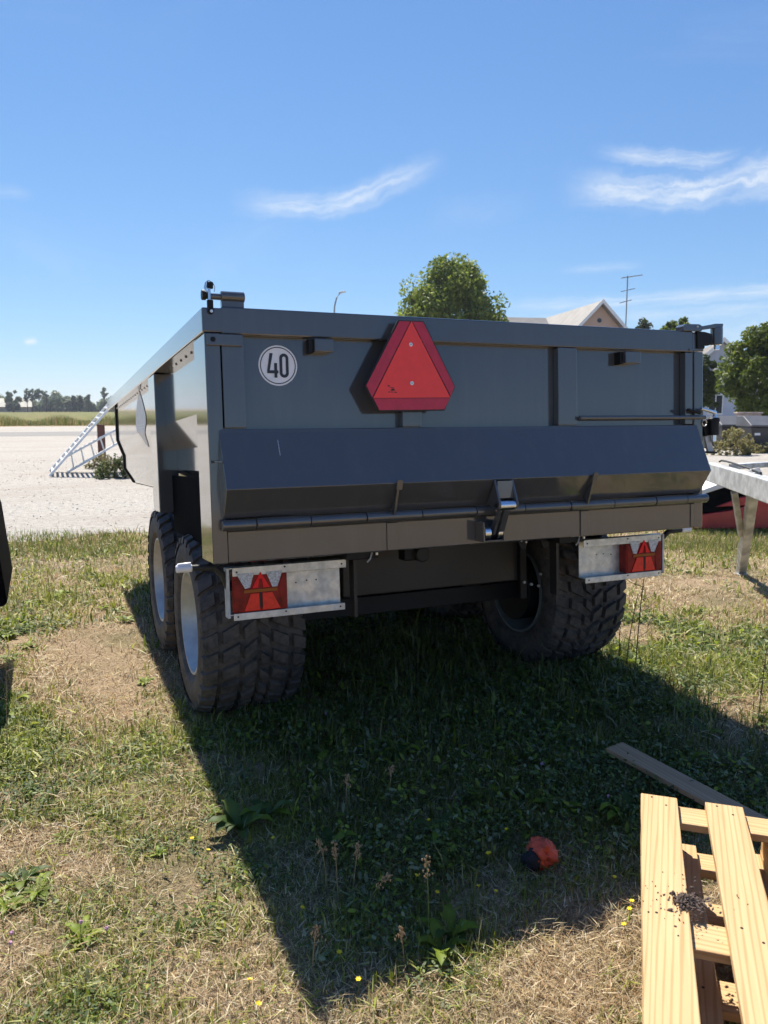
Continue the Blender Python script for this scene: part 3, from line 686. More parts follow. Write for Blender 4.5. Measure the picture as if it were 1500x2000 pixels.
# small bright data label on the right axle hanger
a = ly(1006, 1143, 0.78); MB().box(a[0]-.02, a[0]+.02, 0.69, 0.6985, a[2]-.014, a[2]+.014).build('data_label', 'steel_grey', TL)
for (px, py) in ((1023, 1137), (1037, 1141), (1051, 1144), (1065, 1147), (1055, 1121)): 
    a = ly(px, py, 0.66); MB().cyl((a[0], .65, a[2]), (a[0], .662, a[2]), 0.008, 6).build('bolt', 'galv_dull', TL)
MB().box(1.86, 1.90, 0.665, 0.695, 0.52, 0.93).build('hanger_plate', 'black_metal', TL)

# ---- tail lamp carriers
YL = 0.185
def lamp_carrier(mir):
    X0, X1, Z0, Z1 = 0.100, 0.612, 0.690, 0.893
    fx = (lambda x: x) if not mir else (lambda x: W-x)
    def bx(mb, a, b, *r):
        a, b = fx(a), fx(b); return mb.box(min(a, b), max(a, b), *r)
    c = bx(MB(), X0, X1, YL+0.050, YL+0.054, Z0+.001, Z1-.001).build('lamp_carrier', 'galv', TL, 0.001)
    for (a, b) in ((Z1-.004, Z1), (Z0, Z0+.004)): bx(MB(), X0, X1, YL, YL+0.0495, a, b).build('carrier_flange', 'galv', c)
    bx(MB(), X0+.012, X1+.012, YL-.006, YL-.001, Z1-.036, Z1+.001).build('carrier_lip', 'galv', c, 0.0015)
    bx(MB(), X0+.012, X1+.002, YL-.006, YL-.001, Z0-.022, Z0+.008).build('carrier_lip', 'galv', c, 0.0015)
    bx(MB(), X0-.012, X0-.001, YL-.001, YL+0.05, Z0-.01, Z1).build('carrier_end', 'galv_dull', c)
    for (x, z) in ((X0+.03, Z1-.018), (X1-.01, Z1-.018), (X0+.24, Z1-.010), (X0+.03, Z0-.006), (X1-.02, Z0-.006), (X0+.24, Z0-.002)):
        MB().cyl((fx(x), YL-.0075, z), (fx(x), YL-.0055, z), 0.0042, 8).build('rivet_hole', 'black_metal', c)
    for (x, z) in ((X0+.305, .80), (X0+.40, .805), (X0+.355, .806)): MB().cyl((fx(x), YL+.0485, z), (fx(x), YL+.0498, z), 0.0035, 8).build('rivet_hole', 'black_metal', c)
    # lamp
    LX0, LX1, LZ0, LZ1 = X0+0.010, X0+0.250, Z0+.010, Z1-.018
    lp = bx(MB(), LX0, LX1, YL-.004, YL+0.049, LZ0, LZ1).build('tail_lamp', 'lens_dark', TL, 0.004)
    lp['label'] = 'red tail lamp with clear triangles'
    def pc(name, uv, mat, d=.0055):
        pts = [(LX0+u*(LX1-LX0), LZ0+v*(LZ1-LZ0)) for u, v in uv]
        MB().prism([(fx(x), YL-.0045, z) for x, z in pts], (0, -d+.0002, 0)).build(name, mat, lp, 0.0008)
    pc('clear_lens', [(.08, .95), (.39, .95), (.31, .60), (.22, .58)], 'lens_white'); pc('clear_lens', [(.61, .95), (.91, .95), (.81, .58), (.72, .57)], 'lens_white')
    pc('red_lens', [(.505, .97), (.35, .58), (.46, .58), (.48, .80), (.53, .80), (.55, .58), (.67, .58)], 'lens_red')
    pc('stroke', [(.482, .56), (.528, .56), (.528, .11), (.505, .06), (.482, .11)], 'sign_black', .003)
    pc('amber_bar', [(.20, .55), (.81, .55), (.81, .47), (.20, .47)], 'lens_amber', .004)
    pc('orange_lens', [(.32, .45), (.475, .45), (.475, .10), (.49, .03), (.20, .03)], 'lens_orange'); pc('orange_lens', [(.535, .45), (.71, .45), (.86, .03), (.525, .03), (.535, .10)], 'lens_orange')
    pc('side_lens', [(.02, .80), (.10, .80), (.20, .56), (.16, .03), (.03, .03)], 'lens_red' if False else 'lens_dark', .003)
    pc('side_lens', [(.97, .88), (.92, .88), (.84, .56), (.90, .03), (.97, .03)], 'lens_dark', .003)
    # rubber arm with outline marker lamp
    am = MB().tube([(fx(X0+.005), YL+.03, Z1-.10), (fx(X0-.02), YL+.03, Z1-.03), (fx(X0-.06), YL+.02, Z1+.008), (fx(X0-.155), YL+.02, Z1+.012)], [.014, .016, .015, .013], 10).build('marker_arm', 'rubber', TL, smooth=True)
    x0, x1 = fx(X0-.175), fx(X0-.245)
    MB().cyl((fx(X0-.150), YL+.02, Z1+.012), (fx(X0-.215), YL+.02, Z1+.012), 0.0165, 18).build('marker_lamp', 'sticker_white', am, 0.004, smooth=True)
    MB().tube([(fx(X0-.155), YL+.02, Z1+.029), (fx(X0-.205), YL+.018, Z1+.026), (fx(X0-.214), YL+.016, Z1+.018)], [.008, .009, .006], 10).build('marker_rim', 'sticker_white', am, smooth=True)
lamp_carrier(False); lamp_carrier(True)

# ================================================================== PALLETS, PLANK, BAG
PA = onz(1252, 1546, 0.432); PB = onz(1258, 1995, 0.432)
pdir = (PB-PA)[:2]/np.linalg.norm((PB-PA)[:2]); pang = math.atan2(pdir[1], pdir[0])   # boards run this way, towards the camera
pright = np.array([-pdir[1], pdir[0]])                                                   # across the boards, away from the left edge
if np.dot(pright, CR[:2]) < 0: pright = -pright
psg = 1.0 if np.cross(pdir, pright) > 0 else -1.0
rp = random.Random(11)
def make_pallet(loc, label, skew=0.0):
    """1.2 x 0.8 m pallet: local x along the boards, local y across"""
    root = empty('wooden_pallet', (loc[0], loc[1], loc[2]), label, 'pallet', 'stacked wooden pallets', pang+skew)
    S = psg
    def bd(name, x0, x1, y0, y1, z0, z1):
        a, b = sorted((S*y0, S*y1)); cx_, cy_, cz_ = (x0+x1)/2, (a+b)/2, (z0+z1)/2
        mb = MB().box(x0-cx_, x1-cx_, a-cy_, b-cy_, z0-cz_, z1-cz_); o = mb.build(name, 'pine', root, 0.0025)
        o.location = (cx_, cy_, cz_)
        if (y1-y0) > (x1-x0): o.data.transform(Matrix.Rotation(-math.pi/2, 4, 'Z')); o.rotation_euler = (0, 0, math.pi/2)
        return o
    for i in range(5):
        y = i*0.175+rp.uniform(-.004, .004); e0 = rp.uniform(0, .014); bd('deck_board', e0, 1.2-rp.uniform(0, .008), y, y+0.1, 0.122, 0.144)
        for x in (0.045, 0.60, 1.155):
            for dx, dy in ((-.02, .03), (.018, .068)): 
                MB().cyl((x+dx, S*(y+dy), 0.1435), (x+dx, S*(y+dy), 0.1447), 0.0035, 6).build('nail_head', 'black_metal', root)
    for x in (0.012, 0.552, 1.093): bd('cross_board', x, x+0.098, 0.0, 0.8, 0.100, 0.1215)
    for x in (0.006, 0.527, 1.056):
        for y in (0.004, 0.3275, 0.6975): bd('block', x, x+0.138, y, y+0.098, 0.0225, 0.0995)
    for y in (0.004, 0.3275, 0.6975): bd('bottom_board', 0.0, 1.2, y, y+0.098, 0.0, 0.022)
    return root
def ploc(al, ac, z): return (PA[0]+pdir[0]*al+pright[0]*ac, PA[1]+pdir[1]*al+pright[1]*ac, z)
make_pallet(ploc(0, 0, .288), 'sunlit pine pallet on top of the stack, with a dirt clod')
make_pallet(ploc(-.018, .062, .144), 'pine pallet in the middle of the stack, shifted out of line', 0.01)
make_pallet(ploc(-.01, .066, 0.0), 'pine pallet lying on the grass at the bottom of the stack', -0.01)
# clod of dry dirt and roots on the top pallet
dc = onz(1345, 1762, 0.437)
cl0 = empty('dirt_clod', (dc[0], dc[1], 0.4325), 'crumbly brown dirt clod lying on the pallet boards', 'dirt')
rd = np.random.RandomState(3)
bm = bmesh.new()
for i in range(420):
    big = i < 300; r = abs(rd.normal(0, .019 if big else .05)); a = rd.uniform(0, 6.3); s = rd.uniform(.0012, .0048 if big else .0022)
    m_ = Matrix.Translation((r*math.cos(a)*1.3, r*math.sin(a)*1.2, s*.4+(rd.uniform(0, .020)*max(0, 1-r/.032) if big else 0))) @ Matrix.Rotation(rd.uniform(0, 6), 4, rd.normal(0, 1, 3)) @ Matrix.Diagonal((s*rd.uniform(.8, 2.2), s*rd.uniform(.5, 1), s*rd.uniform(.4, 1), 1))
    bmesh.ops.create_icosphere(bm, subdivisions=1, radius=1, matrix=m_)
me = bpy.data.meshes.new('crumbs'); bm.to_mesh(me); bm.free(); me.materials.append(MATS['dry_dirt'])
o = bpy.data.objects.new('crumbs', me); COL.objects.link(o); o.parent = cl0; o['kind'] = 'stuff'
mb = MB()
for i in range(46):
    a = rd.uniform(0, 6.3); r = rd.uniform(0, .022); p0_ = np.array([r*math.cos(a), r*math.sin(a), rd.uniform(.004, .016)]); b_ = rd.uniform(0, 6.3); L2 = rd.uniform(.008, .026)
    d_ = np.array([math.cos(b_), math.sin(b_), rd.uniform(-.25, .4)]); mb.tube([p0_, p0_+d_*L2*.5+rd.normal(0, .002, 3), np.maximum(p0_+d_*L2+rd.normal(0, .003, 3), [-9, -9, .001])], [.0005, .0005, .0003], 4)
o = mb.build('roots', 'dry_dirt', cl0); o['kind'] = 'stuff'
# weathered plank in the shade
a, b = onz(1200, 1470, .06), onz(1430, 1590, .06); L_ = np.linalg.norm(b-a)
pk = MB(); dv = (b-a)/L_; 
pk.box(0, L_+.25, -.048, .048, -.011, .011)
pk = tag(pk.build('loose_plank', 'grey_wood', None, 0.002), 'weathered grey plank lying in the shaded grass beside the pallets', 'plank')
pk.location = (a[0], a[1], 0.085); pk.rotation_euler = (R(4), R(1.0), math.atan2(dv[1], dv[0]))
# crumpled orange bag
def blob(name, mat, c_, r, sq, seed, parent=None, amp=.25):
    bm = bmesh.new(); bmesh.ops.create_icosphere(bm, subdivisions=4, radius=1.0); rs = np.random.RandomState(seed)
    dirs = rs.normal(0, 1, (26, 3)); dirs /= np.linalg.norm(dirs, axis=1)[:, None]; am = rs.uniform(-amp, amp*.6, 26)
    for v in bm.verts:
        p = np.array(v.co); d = dirs@p; k = 1+float((am*np.exp(-((1-d)/.035))).sum())-.16*abs(math.sin(6*p[0]+7*p[2]+4*p[1]+2*math.sin(5*p[1])))-.10*abs(math.sin(11*p[1]-6*p[0]+3*p[2]))
        v.co = Vector(p*k*np.array(sq)*r)
    me = bpy.data.meshes.new(name); bm.to_mesh(me); bm.free(); me.materials.append(MATS[mat])
    me.polygons.foreach_set('use_smooth', [True]*len(me.polygons))
    o = bpy.data.objects.new(name, me); COL.objects.link(o); o.location = c_
    if parent: o.parent = parent
    return o
bp = onz(1062, 1700, 0.0)
bg_ = empty('crumpled_bag', (bp[0], bp[1], 0.0), 'crumpled orange bag with black mouth lying in the shaded grass', 'bag')
blob('bag_body', 'orange_cloth', (0, 0.015, 0.052), 0.060, (1.0, .9, 1.0), 7, bg_, .34)
blob('bag_mouth', 'black_cloth', (-0.046, 0.006, 0.046), 0.044, (1.0, .8, .85), 9, bg_, .4)

# ================================================================== THINGS LEFT: black implement, aluminium ramps, post
bi = empty('farm_implement', (-1.5, 1.9, 0), 'black steel implement standing on the dry grass at the frame edge', 'implement')
MB().prism([(-.825, 1.45, .51), (-.805, 1.45, .53), (-.845, 1.45, .96), (-.87, 1.45, 1.05), (-2.3, 1.45, 1.05), (-2.3, 1.45, .51)], (0, .95, 0)).build('hopper', 'plastic_black', bi, 0.008)
MB().prism([(-.845, 2.0, .500), (-.842, 2.05, .470), (-.865, 2.05, .470), (-.90, 2.0, .505)], (0, .05, .0)).build('drip_lip', 'plastic_black', bi)
for x in (-2.25, -1.55):
    for y in (1.5, 2.32): MB().box(x, x+.06, y, y+.06, 0, .5095).build('leg', 'plastic_black', bi, 0.004)
bi.location = (0, 0, 0)

def yy_(px, py, Y): return ony(px, py, Y)
rampE = empty('loading_ramp', tuple(onz(97, 932)), 'wide aluminium ramp frame leaning up towards the brown post', 'ramp')
def ramp(root, A0, A1, B0, B1, n, r=0.04):
    o = np.array(root.location)
    for (a, b) in ((A0, A1), (B0, B1)): MB().bar(np.array(a)-o, np.array(b)-o, .05, .10, (0, 1, 0.01)).build('rail', 'alu', root, 0.004)
    for i in range(n):
        t = (i+.6)/n; p, q_ = np.array(A0)+(np.array(A1)-np.array(A0))*t, np.array(B0)+(np.array(B1)-np.array(B0))*t
        MB().bar(p-o, q_-o, .05, .035, (0.6, 0, .8)).build('rung', 'alu', root, 0.004)
f0 = onz(97, 932); tp = yy_(216, 795, f0[1]+.2); dv = tp-f0
ramp(rampE, f0+np.array([0, 0, .03]), f0+dv*1.25, f0+np.array([.02, 1.5, .03]), f0+dv*1.25+np.array([0, 1.5, 0]), 16)
ld = empty('aluminium_ladder', tuple(onz(132, 924)), 'narrow aluminium ladder lying aslant against the brown post', 'ladder')
Yl = onz(132, 924)[1]
A0, A1 = yy_(127, 893, Yl), yy_(240, 832, Yl+.3); B0, B1 = yy_(132, 922, Yl), yy_(250, 854, Yl+.3)
ramp(ld, A0, A1, B0, B1, 6)
pp = onz(200, 904)
po = empty('wooden_post', (pp[0], pp[1], 0), 'reddish brown square post standing among weeds on the gravel', 'post')
MB().box(-.10, .10, -.10, .10, 0, 1.06).build('post_shaft', 'brown_post', po, 0.012)
MB().prism([(-.10, -.10, 1.0605), (.10, -.10, 1.0605), (.10, -.10, 1.075), (-.10, -.10, 1.105)], (0, .2, 0)).build('post_cap', 'brown_post', po, 0.004)

# ================================================================== THINGS RIGHT: galvanised frame, red implement, bins
gz = 1.06
E0 = onz(1397, 902.5, gz); E1 = onz(1500, 930, gz); gd = (E1-E0)/np.linalg.norm(E1-E0)
gf = empty('galvanised_frame', tuple(onz(1445, 1122)), 'galvanised steel trailer drawbar frame propped on a leaning leg', 'trailer frame')
go = np.array(gf.location); mid0 = E0+np.array([0, 0, -.083])
nrm = np.cross(gd, np.array([0, 0, 1.0])); 
if np.dot(nrm, CF) < 0: nrm = -nrm
MB().bar(mid0+nrm*.06-go, mid0+nrm*.06+gd*2.6-go, .09, .165).build('main_beam', 'galv_dull', gf, 0.008)
ra_, rb_ = onz(1432, 911, 1.0), onz(1560, 903, 1.0)
MB().bar(ra_-go, rb_-go, .10, .05).build('rear_beam', 'galv_dull', gf, 0.006)
MB().bar(mid0+nrm*.125+gd*2.4-go, rb_-np.array([0, 0, .05])-go, .06, .05).build('cross_member', 'galv_dull', gf, 0.004)
lt = E0+gd*(np.dot(onz(1456, 921, gz)-E0, gd))
lb = onz(1447, 1120, 0.0); lt2 = lt-nrm*.038+np.array([0, 0, .0])
MB().bar(lb-go, lt2-go, .075, .075, gd).build('prop_leg', 'galv_dull', gf, 0.005)
MB().bar(lt2+nrm*.02+gd*.085-np.array([0, 0, .2])-go, lt2+nrm*.02+gd*.085-go, .05, .05, gd).build('leg_clamp', 'galv_dull', gf, 0.003)
fr = lb+(lt2-lb)*.42; br = E0+gd*(np.dot(onz(1437, 915, gz)-E0, gd))-np.array([0, 0, .195])
MB().bar(fr+nrm*.045-go, br+nrm*.03-go, .045, .045, gd).build('brace', 'galv_dull', gf, 0.003)
MB().box(-.05, .05, -.05, .05, 0.0, .012).build('foot_plate', 'galv_dull', gf, 0.003)
MB().tube([lb+nrm*.06+gd*.09+np.array([0, 0, .10])-go, lb+nrm*.05+gd*.09+np.array([0, 0, .30])-go], .018, 10).build('spring_pin', 'chrome', gf, smooth=True)
cp = [onz(1411, 902, gz+.0)+nrm*.03, onz(1416, 899.5, gz+.012)+nrm*.03, onz(1432, 901, gz+.03)+nrm*.06, onz(1455, 906, gz+.03)+nrm*.08, onz(1475, 914, gz+.015)+nrm*.06, onz(1500, 924, gz+.01)+nrm*.05]
MB().tube([p_-go for p_ in cp], .009, 8).build('cable', 'rubber', gf, smooth=True)
MB().bar(mid0+gd*2.45+nrm*.06-np.array([0, 0, .1])-go, (mid0+gd*2.45+nrm*.06)*np.array([1, 1, 0])-go, .08, .08, gd).build('prop_leg', 'galv_dull', gf, 0.005)
# red implement behind
ri = empty('red_implement', tuple(onz(1410, 1040)), 'low red farm implement with black cover behind the galvanised frame', 'implement')
ro = np.array(ri.location); ex = CR.copy(); ex[2] = 0; ex /= np.linalg.norm(ex); ey = np.array([-ex[1], ex[0], 0])
if np.dot(ey, CF) < 0: ey = -ey
def rb(poly, d0, d1, name, mat, bev=.008, **k):
    MB().prism([ex*u+np.array([0, 0, v])+ey*d0 for u, v in poly], ey*(d1-d0)).build(name, mat, ri, bev, **k)
rb([(-.38, .05), (1.9, .05), (1.9, .36), (1.0, .40), (.46, .40), (.10, .28), (-.20, .24), (-.38, .21)], 0, .9, 'skid_body', 'steel_red')
rb([(-.34, .25), (-.20, .245), (.10, .285), (.44, .405), (.60, .58), (.20, .60), (-.18, .52), (-.34, .44)], .02, .8, 'black_cover', 'plastic_black')
rb([(-.10, .33), (.50, .36), (.75, .42), (.75, .52), (.20, .45)], -.03, .015, 'red_wing', 'steel_red')
rb([(.95, .345), (1.9, .305), (1.9, .52), (1.0, .52)], .15, .7, 'rear_box', 'steel_red')
rb([(-.36, .46), (-.30, .53), (.05, .66), (.62, .70), (.62, .64), (.08, .60), (-.28, .48)], .0, .75, 'white_guard', 'trim_white', .006)
MB().cyl(ex*.98+ey*-.10+np.array([0, 0, .30]), ex*1.0+ey*-.10+np.array([0, 0, .78]), .075, 18, .065).build('hydraulic_cylinder', 'plastic_black', ri, .004, smooth=True)
MB().cyl(ex*.95+ey*-.10+np.array([0, 0, .36]), ex*.95+ey*-.10+np.array([0, 0, .44]), .088, 18).build('cylinder_collar', 'plastic_black', ri, .004, smooth=True)
for (u, v) in ((.02, .575), (.20, .60)): MB().cyl(ex*u+ey*-.02+np.array([0, 0, v+.03]), ex*u+ey*.0+np.array([0, 0, v+.03]), .022, 10).build('bolt', 'black_metal', ri)
# dumpsters
def bin_(px0, px1, py, lab, H_=1.28):
    a = onz((px0+px1)/2, py); dpt = np.dot(a-CAM, CF); w = (px1-px0)/FPX*dpt
    e = empty('waste_container', (a[0], a[1], 0), lab, 'waste container', 'black waste containers', -YAW)
    n_ = MB().prism([(-w*.40, 0, .08), (w*.40, 0, .08), (w*.5, -.10, H_*.70), (-w*.5, -.10, H_*.70)], (0, 1.15, 0)).build('tub', 'bin_dark', e, .03)
    MB().prism([(-w*.52, -.14, H_*.705), (-w*.52, -.14, H_*.75), (-w*.52, .55, H_), (-w*.52, 1.12, H_), (-w*.52, 1.12, H_*.705)], (w*1.04, 0, 0)).build('lid', 'bin_lid', e, .03)
    MB().bar((-w*.50, -.155, H_*.74), (w*.50, -.155, H_*.74), .025, .05).build('lid_rim', 'bin_lid', e, .01)
    for x in (-w*.35, w*.35): MB().cyl((x-.04, .2, .09), (x+.04, .2, .09), .09, 14).build('caster', 'rubber', e)
    return e
bin_(1376, 1408, 876, 'black lidded waste container partly hidden by the trailer latch', 1.22)
bin_(1405, 1478, 879, 'black lidded waste container behind the dry shrub')
b3 = bin_(1462, 1545, 884, 'black lidded waste container with a white label on its side', 1.30)
MB().box(-.62, -.42, -.075, -.060, .62, .76).build('paper_label', 'sticker_white', b3)

# ================================================================== VEGETATION HELPERS
def leaf_cloud(cs, rads, n, size, rs, cols, flat=0.3, up=0.35):
    """leaf quads spread through clumps; returns verts, quads, colours"""
    k = rs.randint(0, len(cs), n); d = rs.normal(0, 1, (n, 3)); d /= np.linalg.norm(d, axis=1)[:, None]
    rr = rs.uniform(0.25, 1.0, n)**0.5; c = cs[k]+d*(rads[k]*rr[:, None])
    nrm = d*(1-flat)+rs.normal(0, 1, (n, 3))*.7; nrm[:, 2] += up; nrm /= np.linalg.norm(nrm, axis=1)[:, None]
    q_ = rs.normal(0, 1, (n, 3)); u = np.cross(nrm, q_); u /= np.linalg.norm(u, axis=1)[:, None]; w = np.cross(nrm, u)
    s = (size*rs.uniform(.6, 1.35, n))[:, None]
    V = np.stack([c-u*s, c-w*s*.55, c+u*s, c+w*s*.55], 1).reshape(-1, 3)
    F = np.arange(4*n).reshape(-1, 4)
    tone = rs.uniform(0, 1, n)*.55+rs.uniform(0, 1, len(cs))[k]*.45
    C = np.array(cols[0])[None]*(1-tone[:, None])+np.array(cols[1])[None]*tone[:, None]
    return V, F, np.repeat(C, 4, 0)
def tree(name, base, crown_c, crown_r, n, size, seed, label, cat='tree', group=None, cols=((.045, .075, .018), (.12, .15, .035)), clumps=60, trunk_r=.22, cone=0.0):
    rs = np.random.RandomState(seed); root = empty(name, tuple(base), label, cat, group); b = np.array(base, float)
    cc = np.array(crown_c, float)-b; cr = np.array(crown_r, float)
    d = rs.normal(0, 1, (clumps, 3)); d /= np.linalg.norm(d, axis=1)[:, None]; d *= (rs.uniform(.15, 1, clumps)**.4)[:, None]
    if cone: 
        f_ = 1-cone*np.clip(d[:, 2]*.5+.5, 0, 1); d[:, 0] *= f_; d[:, 1] *= f_
    cs = cc+d*cr*.86; rads = np.outer(rs.uniform(.10, .26, clumps), np.ones(3))*cr.mean()
    V, F, C = leaf_cloud(cs, rads, n, size, rs, cols)
    colmesh('crown', V, F, None, C, 'leaf', root)
    mb = MB(); top = cc+np.array([0, 0, cr[2]*.35])
    mb.tube([(0, 0, -.05), tuple(cc*np.array([.2, .2, .35])), tuple(cc*np.array([.8, .8, .8])), tuple(top)], [trunk_r, trunk_r*.8, trunk_r*.55, trunk_r*.15], 10)
    mb.build('trunk', 'bark', root, smooth=True)
    for i in range(7):
        t = cs[rs.randint(clumps)]; MB().tube([tuple(cc*np.array([.5, .5, .5+.05*i])), tuple((cc*.7+t)*.58), tuple(t)], [trunk_r*.35, trunk_r*.2, trunk_r*.05], 6).build('limb', 'bark', root, smooth=True)
    return root
def dirp(px, py, dist):
    """point at a horizontal distance along a pixel's direction"""
    d = ray(px, py); return CAM+d*dist/math.hypot(d[0], d[1])
G1, G2 = (.050, .092, .012), (.215, .265, .035)

# ---- big tree behind the trailer, trees at the right
c0 = dirp(882, 575, 62); tz = dirp(880, 503, 62)[2]
tree('broadleaf_tree', (c0[0], c0[1], 0), (c0[0], c0[1], tz-4.2), (5.5, 5.5, 4.4), 30000, .15, 1, 'large round green tree rising behind the tailgate rail', cols=((.075, .125, .015), (.28, .33, .045)), clumps=130, cone=.42, trunk_r=.3)
c0 = dirp(1500, 720, 40)
tree('broadleaf_tree', (c0[0], c0[1], 0), (c0[0], c0[1], 3.1), (2.5, 2.5, 2.6), 22000, .095, 2, 'broad green tree beside the grey gabled house', cols=((.04, .075, .012), (.17, .21, .03)), clumps=90, cone=.25, trunk_r=.15)
c0 = dirp(1583, 700, 42)
tree('broadleaf_tree', (c0[0], c0[1], 0), (c0[0], c0[1], 3.6), (3.0, 3.0, 3.2), 12000, .13, 12, 'tall green tree standing past the broad tree', cols=(G1, G2), clumps=80, cone=.25, trunk_r=.18)
c0 = dirp(1374, 740, 44)
tree('broadleaf_tree', (c0[0], c0[1], 0), (c0[0], c0[1], 2.7), (.98, .98, 1.75), 7000, .085, 3, 'slim dark green tree in front of the grey house', cols=((.035, .06, .018), (.10, .13, .03)), clumps=50, trunk_r=.10)
c0 = dirp(1322, 640, 55)
tree('broadleaf_tree', (c0[0], c0[1], 0), (c0[0], c0[1], 6.2), (1.1, 1.1, 1.5), 2500, .12, 4, 'treetop showing above the rail beside the swing latch', cols=(G1, G2), clumps=36, trunk_r=.10)
c0 = dirp(1262, 640, 90)
tree('broadleaf_tree', (c0[0], c0[1], 0), (c0[0], c0[1], 8.9), (2.2, 2.2, 2.2), 1500, .22, 5, 'dark distant treetop just past the pink gable', cols=((.03, .045, .015), (.07, .085, .025)), clumps=30, trunk_r=.2)
# low shrubs
def shrub(px, py, w, h, n, size, seed, label, cols, group=None, cat='shrub'):
    b = onz(px, py); rs = np.random.RandomState(seed); root = empty('shrub', (b[0], b[1], 0), label, cat, group)
    k = 120; cs = np.stack([rs.uniform(-w/2, w/2, k), rs.uniform(-w/4, w/4, k), rs.uniform(.05, .9, k)*h], 1)
    cs[:, 2] *= (1-(np.abs(cs[:, 0])/(w*.62))**2)
    V, F, C = leaf_cloud(cs, np.outer(rs.uniform(.05, .12, k), (w*.55, w*.5, h*1.6)), n, size, rs, cols); V[:, 2] = np.abs(V[:, 2])
    colmesh('foliage', V, F, None, C, 'leaf', root)
    for i in range(6): MB().tube([(rs.uniform(-w/4, w/4), 0, 0), tuple(cs[rs.randint(k)])], [.012, .004], 5).build('stem', 'stem_dry', root)
DRY = ((.16, .15, .05), (.36, .32, .15))
shrub(1432, 889, 1.5, .95, 2600, .045, 21, 'dry yellowish shrub in front of the waste containers', DRY)
shrub(1490, 885, 1.2, .45, 1200, .045, 22, 'low dry weeds at the foot of the waste containers', DRY)
shrub(232, 934, .95, .55, 2200, .030, 23, 'green weedy clump beside the brown post', ((.06, .085, .025), (.20, .22, .08)))
shrub(200, 915, .8, .42, 1300, .030, 24, 'dry weeds around the foot of the brown post', ((.15, .14, .06), (.34, .30, .17)))
shrub(1440, 812, 2.6, 2.0, 1700, .09, 25, 'light green bush under the broad tree', ((.11, .14, .03), (.26, .28, .07)))
shrub(1400, 815, 2.2, 1.8, 1400, .09, 26, 'light green bush below the grey house', ((.11, .14, .03), (.26, .28, .07)))

# ---- houses
def gable_house(root, cx, y0, y1, hw, eave, apex, wall, roof, over=.35, ridge_axis='y'):
    """walls as a pentagon prism along local y, two roof slabs"""
    MB().prism([(cx-hw, y0, 0), (cx+hw, y0, 0), (cx+hw, y0, eave), (cx, y0, apex), (cx-hw, y0, eave)], (0, y1-y0, 0)).build('wall', wall, root)
    sl = math.hypot(hw, apex-eave); nx, nz = (apex-eave)/sl, hw/sl
    for s_ in (-1, 1):
        e = np.array([cx+s_*hw*(1+over/hw), 0, eave-(apex-eave)*over/hw]); a_ = np.array([cx, 0, apex]); n_ = np.array([s_*nx, 0, nz])
        pts = [e+n_*.03, a_+n_*.03+np.array([0, 0, .0]), a_+n_*.03+np.array([0, 0, .18]), e+n_*.21]
        MB().prism([(p_[0], y0-over, p_[2]) for p_ in pts], (0, y1-y0+2*over, 0)).build('roof', roof, root)
        MB().prism([(p_[0], y0-over-.03, p_[2]) for p_ in [e+n_*.0, a_, a_+np.array([0, 0, .30]), e+n_*.24]], (0, .0295, 0)).build('barge_board', 'trim_white', root)
def window(root, x, z, w, h, y):
    f_ = MB().box(x-w/2, x+w/2, y-.06, y-.005, z, z+h).build('window', 'trim_white', root)
    for sx in (0, 1): MB().box(x-w/2+.06+sx*(w/2-.03), x-.03+sx*(w/2-.03), y-.07, y-.0605, z+.08, z+h-.08).build('pane', 'glass_dark', f_)
hb = dirp(1170, 640, 60); hz = dirp(1170, 594, 60)[2]
h1 = empty('gabled_house', (hb[0], hb[1], 0), 'pale pink gabled house with grey roof seen over the tailgate', 'house', None, -math.atan2(hb[0]-CAM[0], hb[1]-CAM[1])+.42)
gable_house(h1, 0, 0, 12, 3.4, hz-3.5, hz, 'wall_pink', 'roof_grey', .55)
MB().cyl((0, -.04, hz-1.15), (0, -.004, hz-1.15), .16, 14).build('vent', 'glass_dark', h1)
MB().prism([(-9, 2.0, 0), (-3.6, 2.0, 0), (-3.6, 2.0, hz-3.75), (-9, 2.0, hz-3.75)], (0, 8, 0)).build('side_wing', 'wall_pink', h1)
MB().prism([(-9.4, 1.4, hz-3.7), (-9.4, 6.0, hz-.35), (-9.4, 10.6, hz-3.7)], (7.6, 0, 0)).build('wing_roof', 'roof_grey', h1)
MB().prism([(3.0, 3.0, 0), (6.0, 3.0, 0), (6.0, 3.0, hz-3.0), (4.2, 3.0, hz-1.55), (3.0, 3.0, hz-1.55)], (0, 6, 0)).build('hip_wing', 'roof_dark', h1)
for x in (-1.2, 1.2): window(h1, x, hz-5.6, .9, 1.2, 0)
an = dirp(1222, 640, 61); az_ = dirp(1222, 540, 61)[2]
at_ = empty('tv_antenna', (an[0], an[1], hz-2.2), 'thin roof antenna mast above the pink house', 'antenna', None, -YAW)
MB().cyl((0, 0, -3), (0, 0, az_-hz+2.25), .045, 8).build('mast', 'steel_grey', at_)
t_ = az_-hz+2.2
for (z, a, b) in ((t_, -.45, 1.05), (t_-.95, -.45, .55), (t_-1.75, -.5, .35)): MB().bar((a, 0, z-.12), (b, 0, z+.1), .05, .05).build('boom', 'steel_grey', at_)
for i in range(6): MB().bar((-.4+.26*i, -.3, t_-.10+.035*i), (-.4+.26*i, .3, t_-.10+.035*i), .03, .03).build('element', 'steel_grey', at_)
hb = dirp(1411, 700, 58); hz2 = dirp(1410, 668, 58)[2]
h2 = empty('gabled_house', (hb[0], hb[1], 0), 'light grey gabled house between the green trees', 'house', None, -math.atan2(hb[0]-CAM[0], hb[1]-CAM[1])+.15)
gable_house(h2, 0, 0, 9, 3.0, hz2-2.9, hz2, 'wall_grey', 'roof_dark', .35)
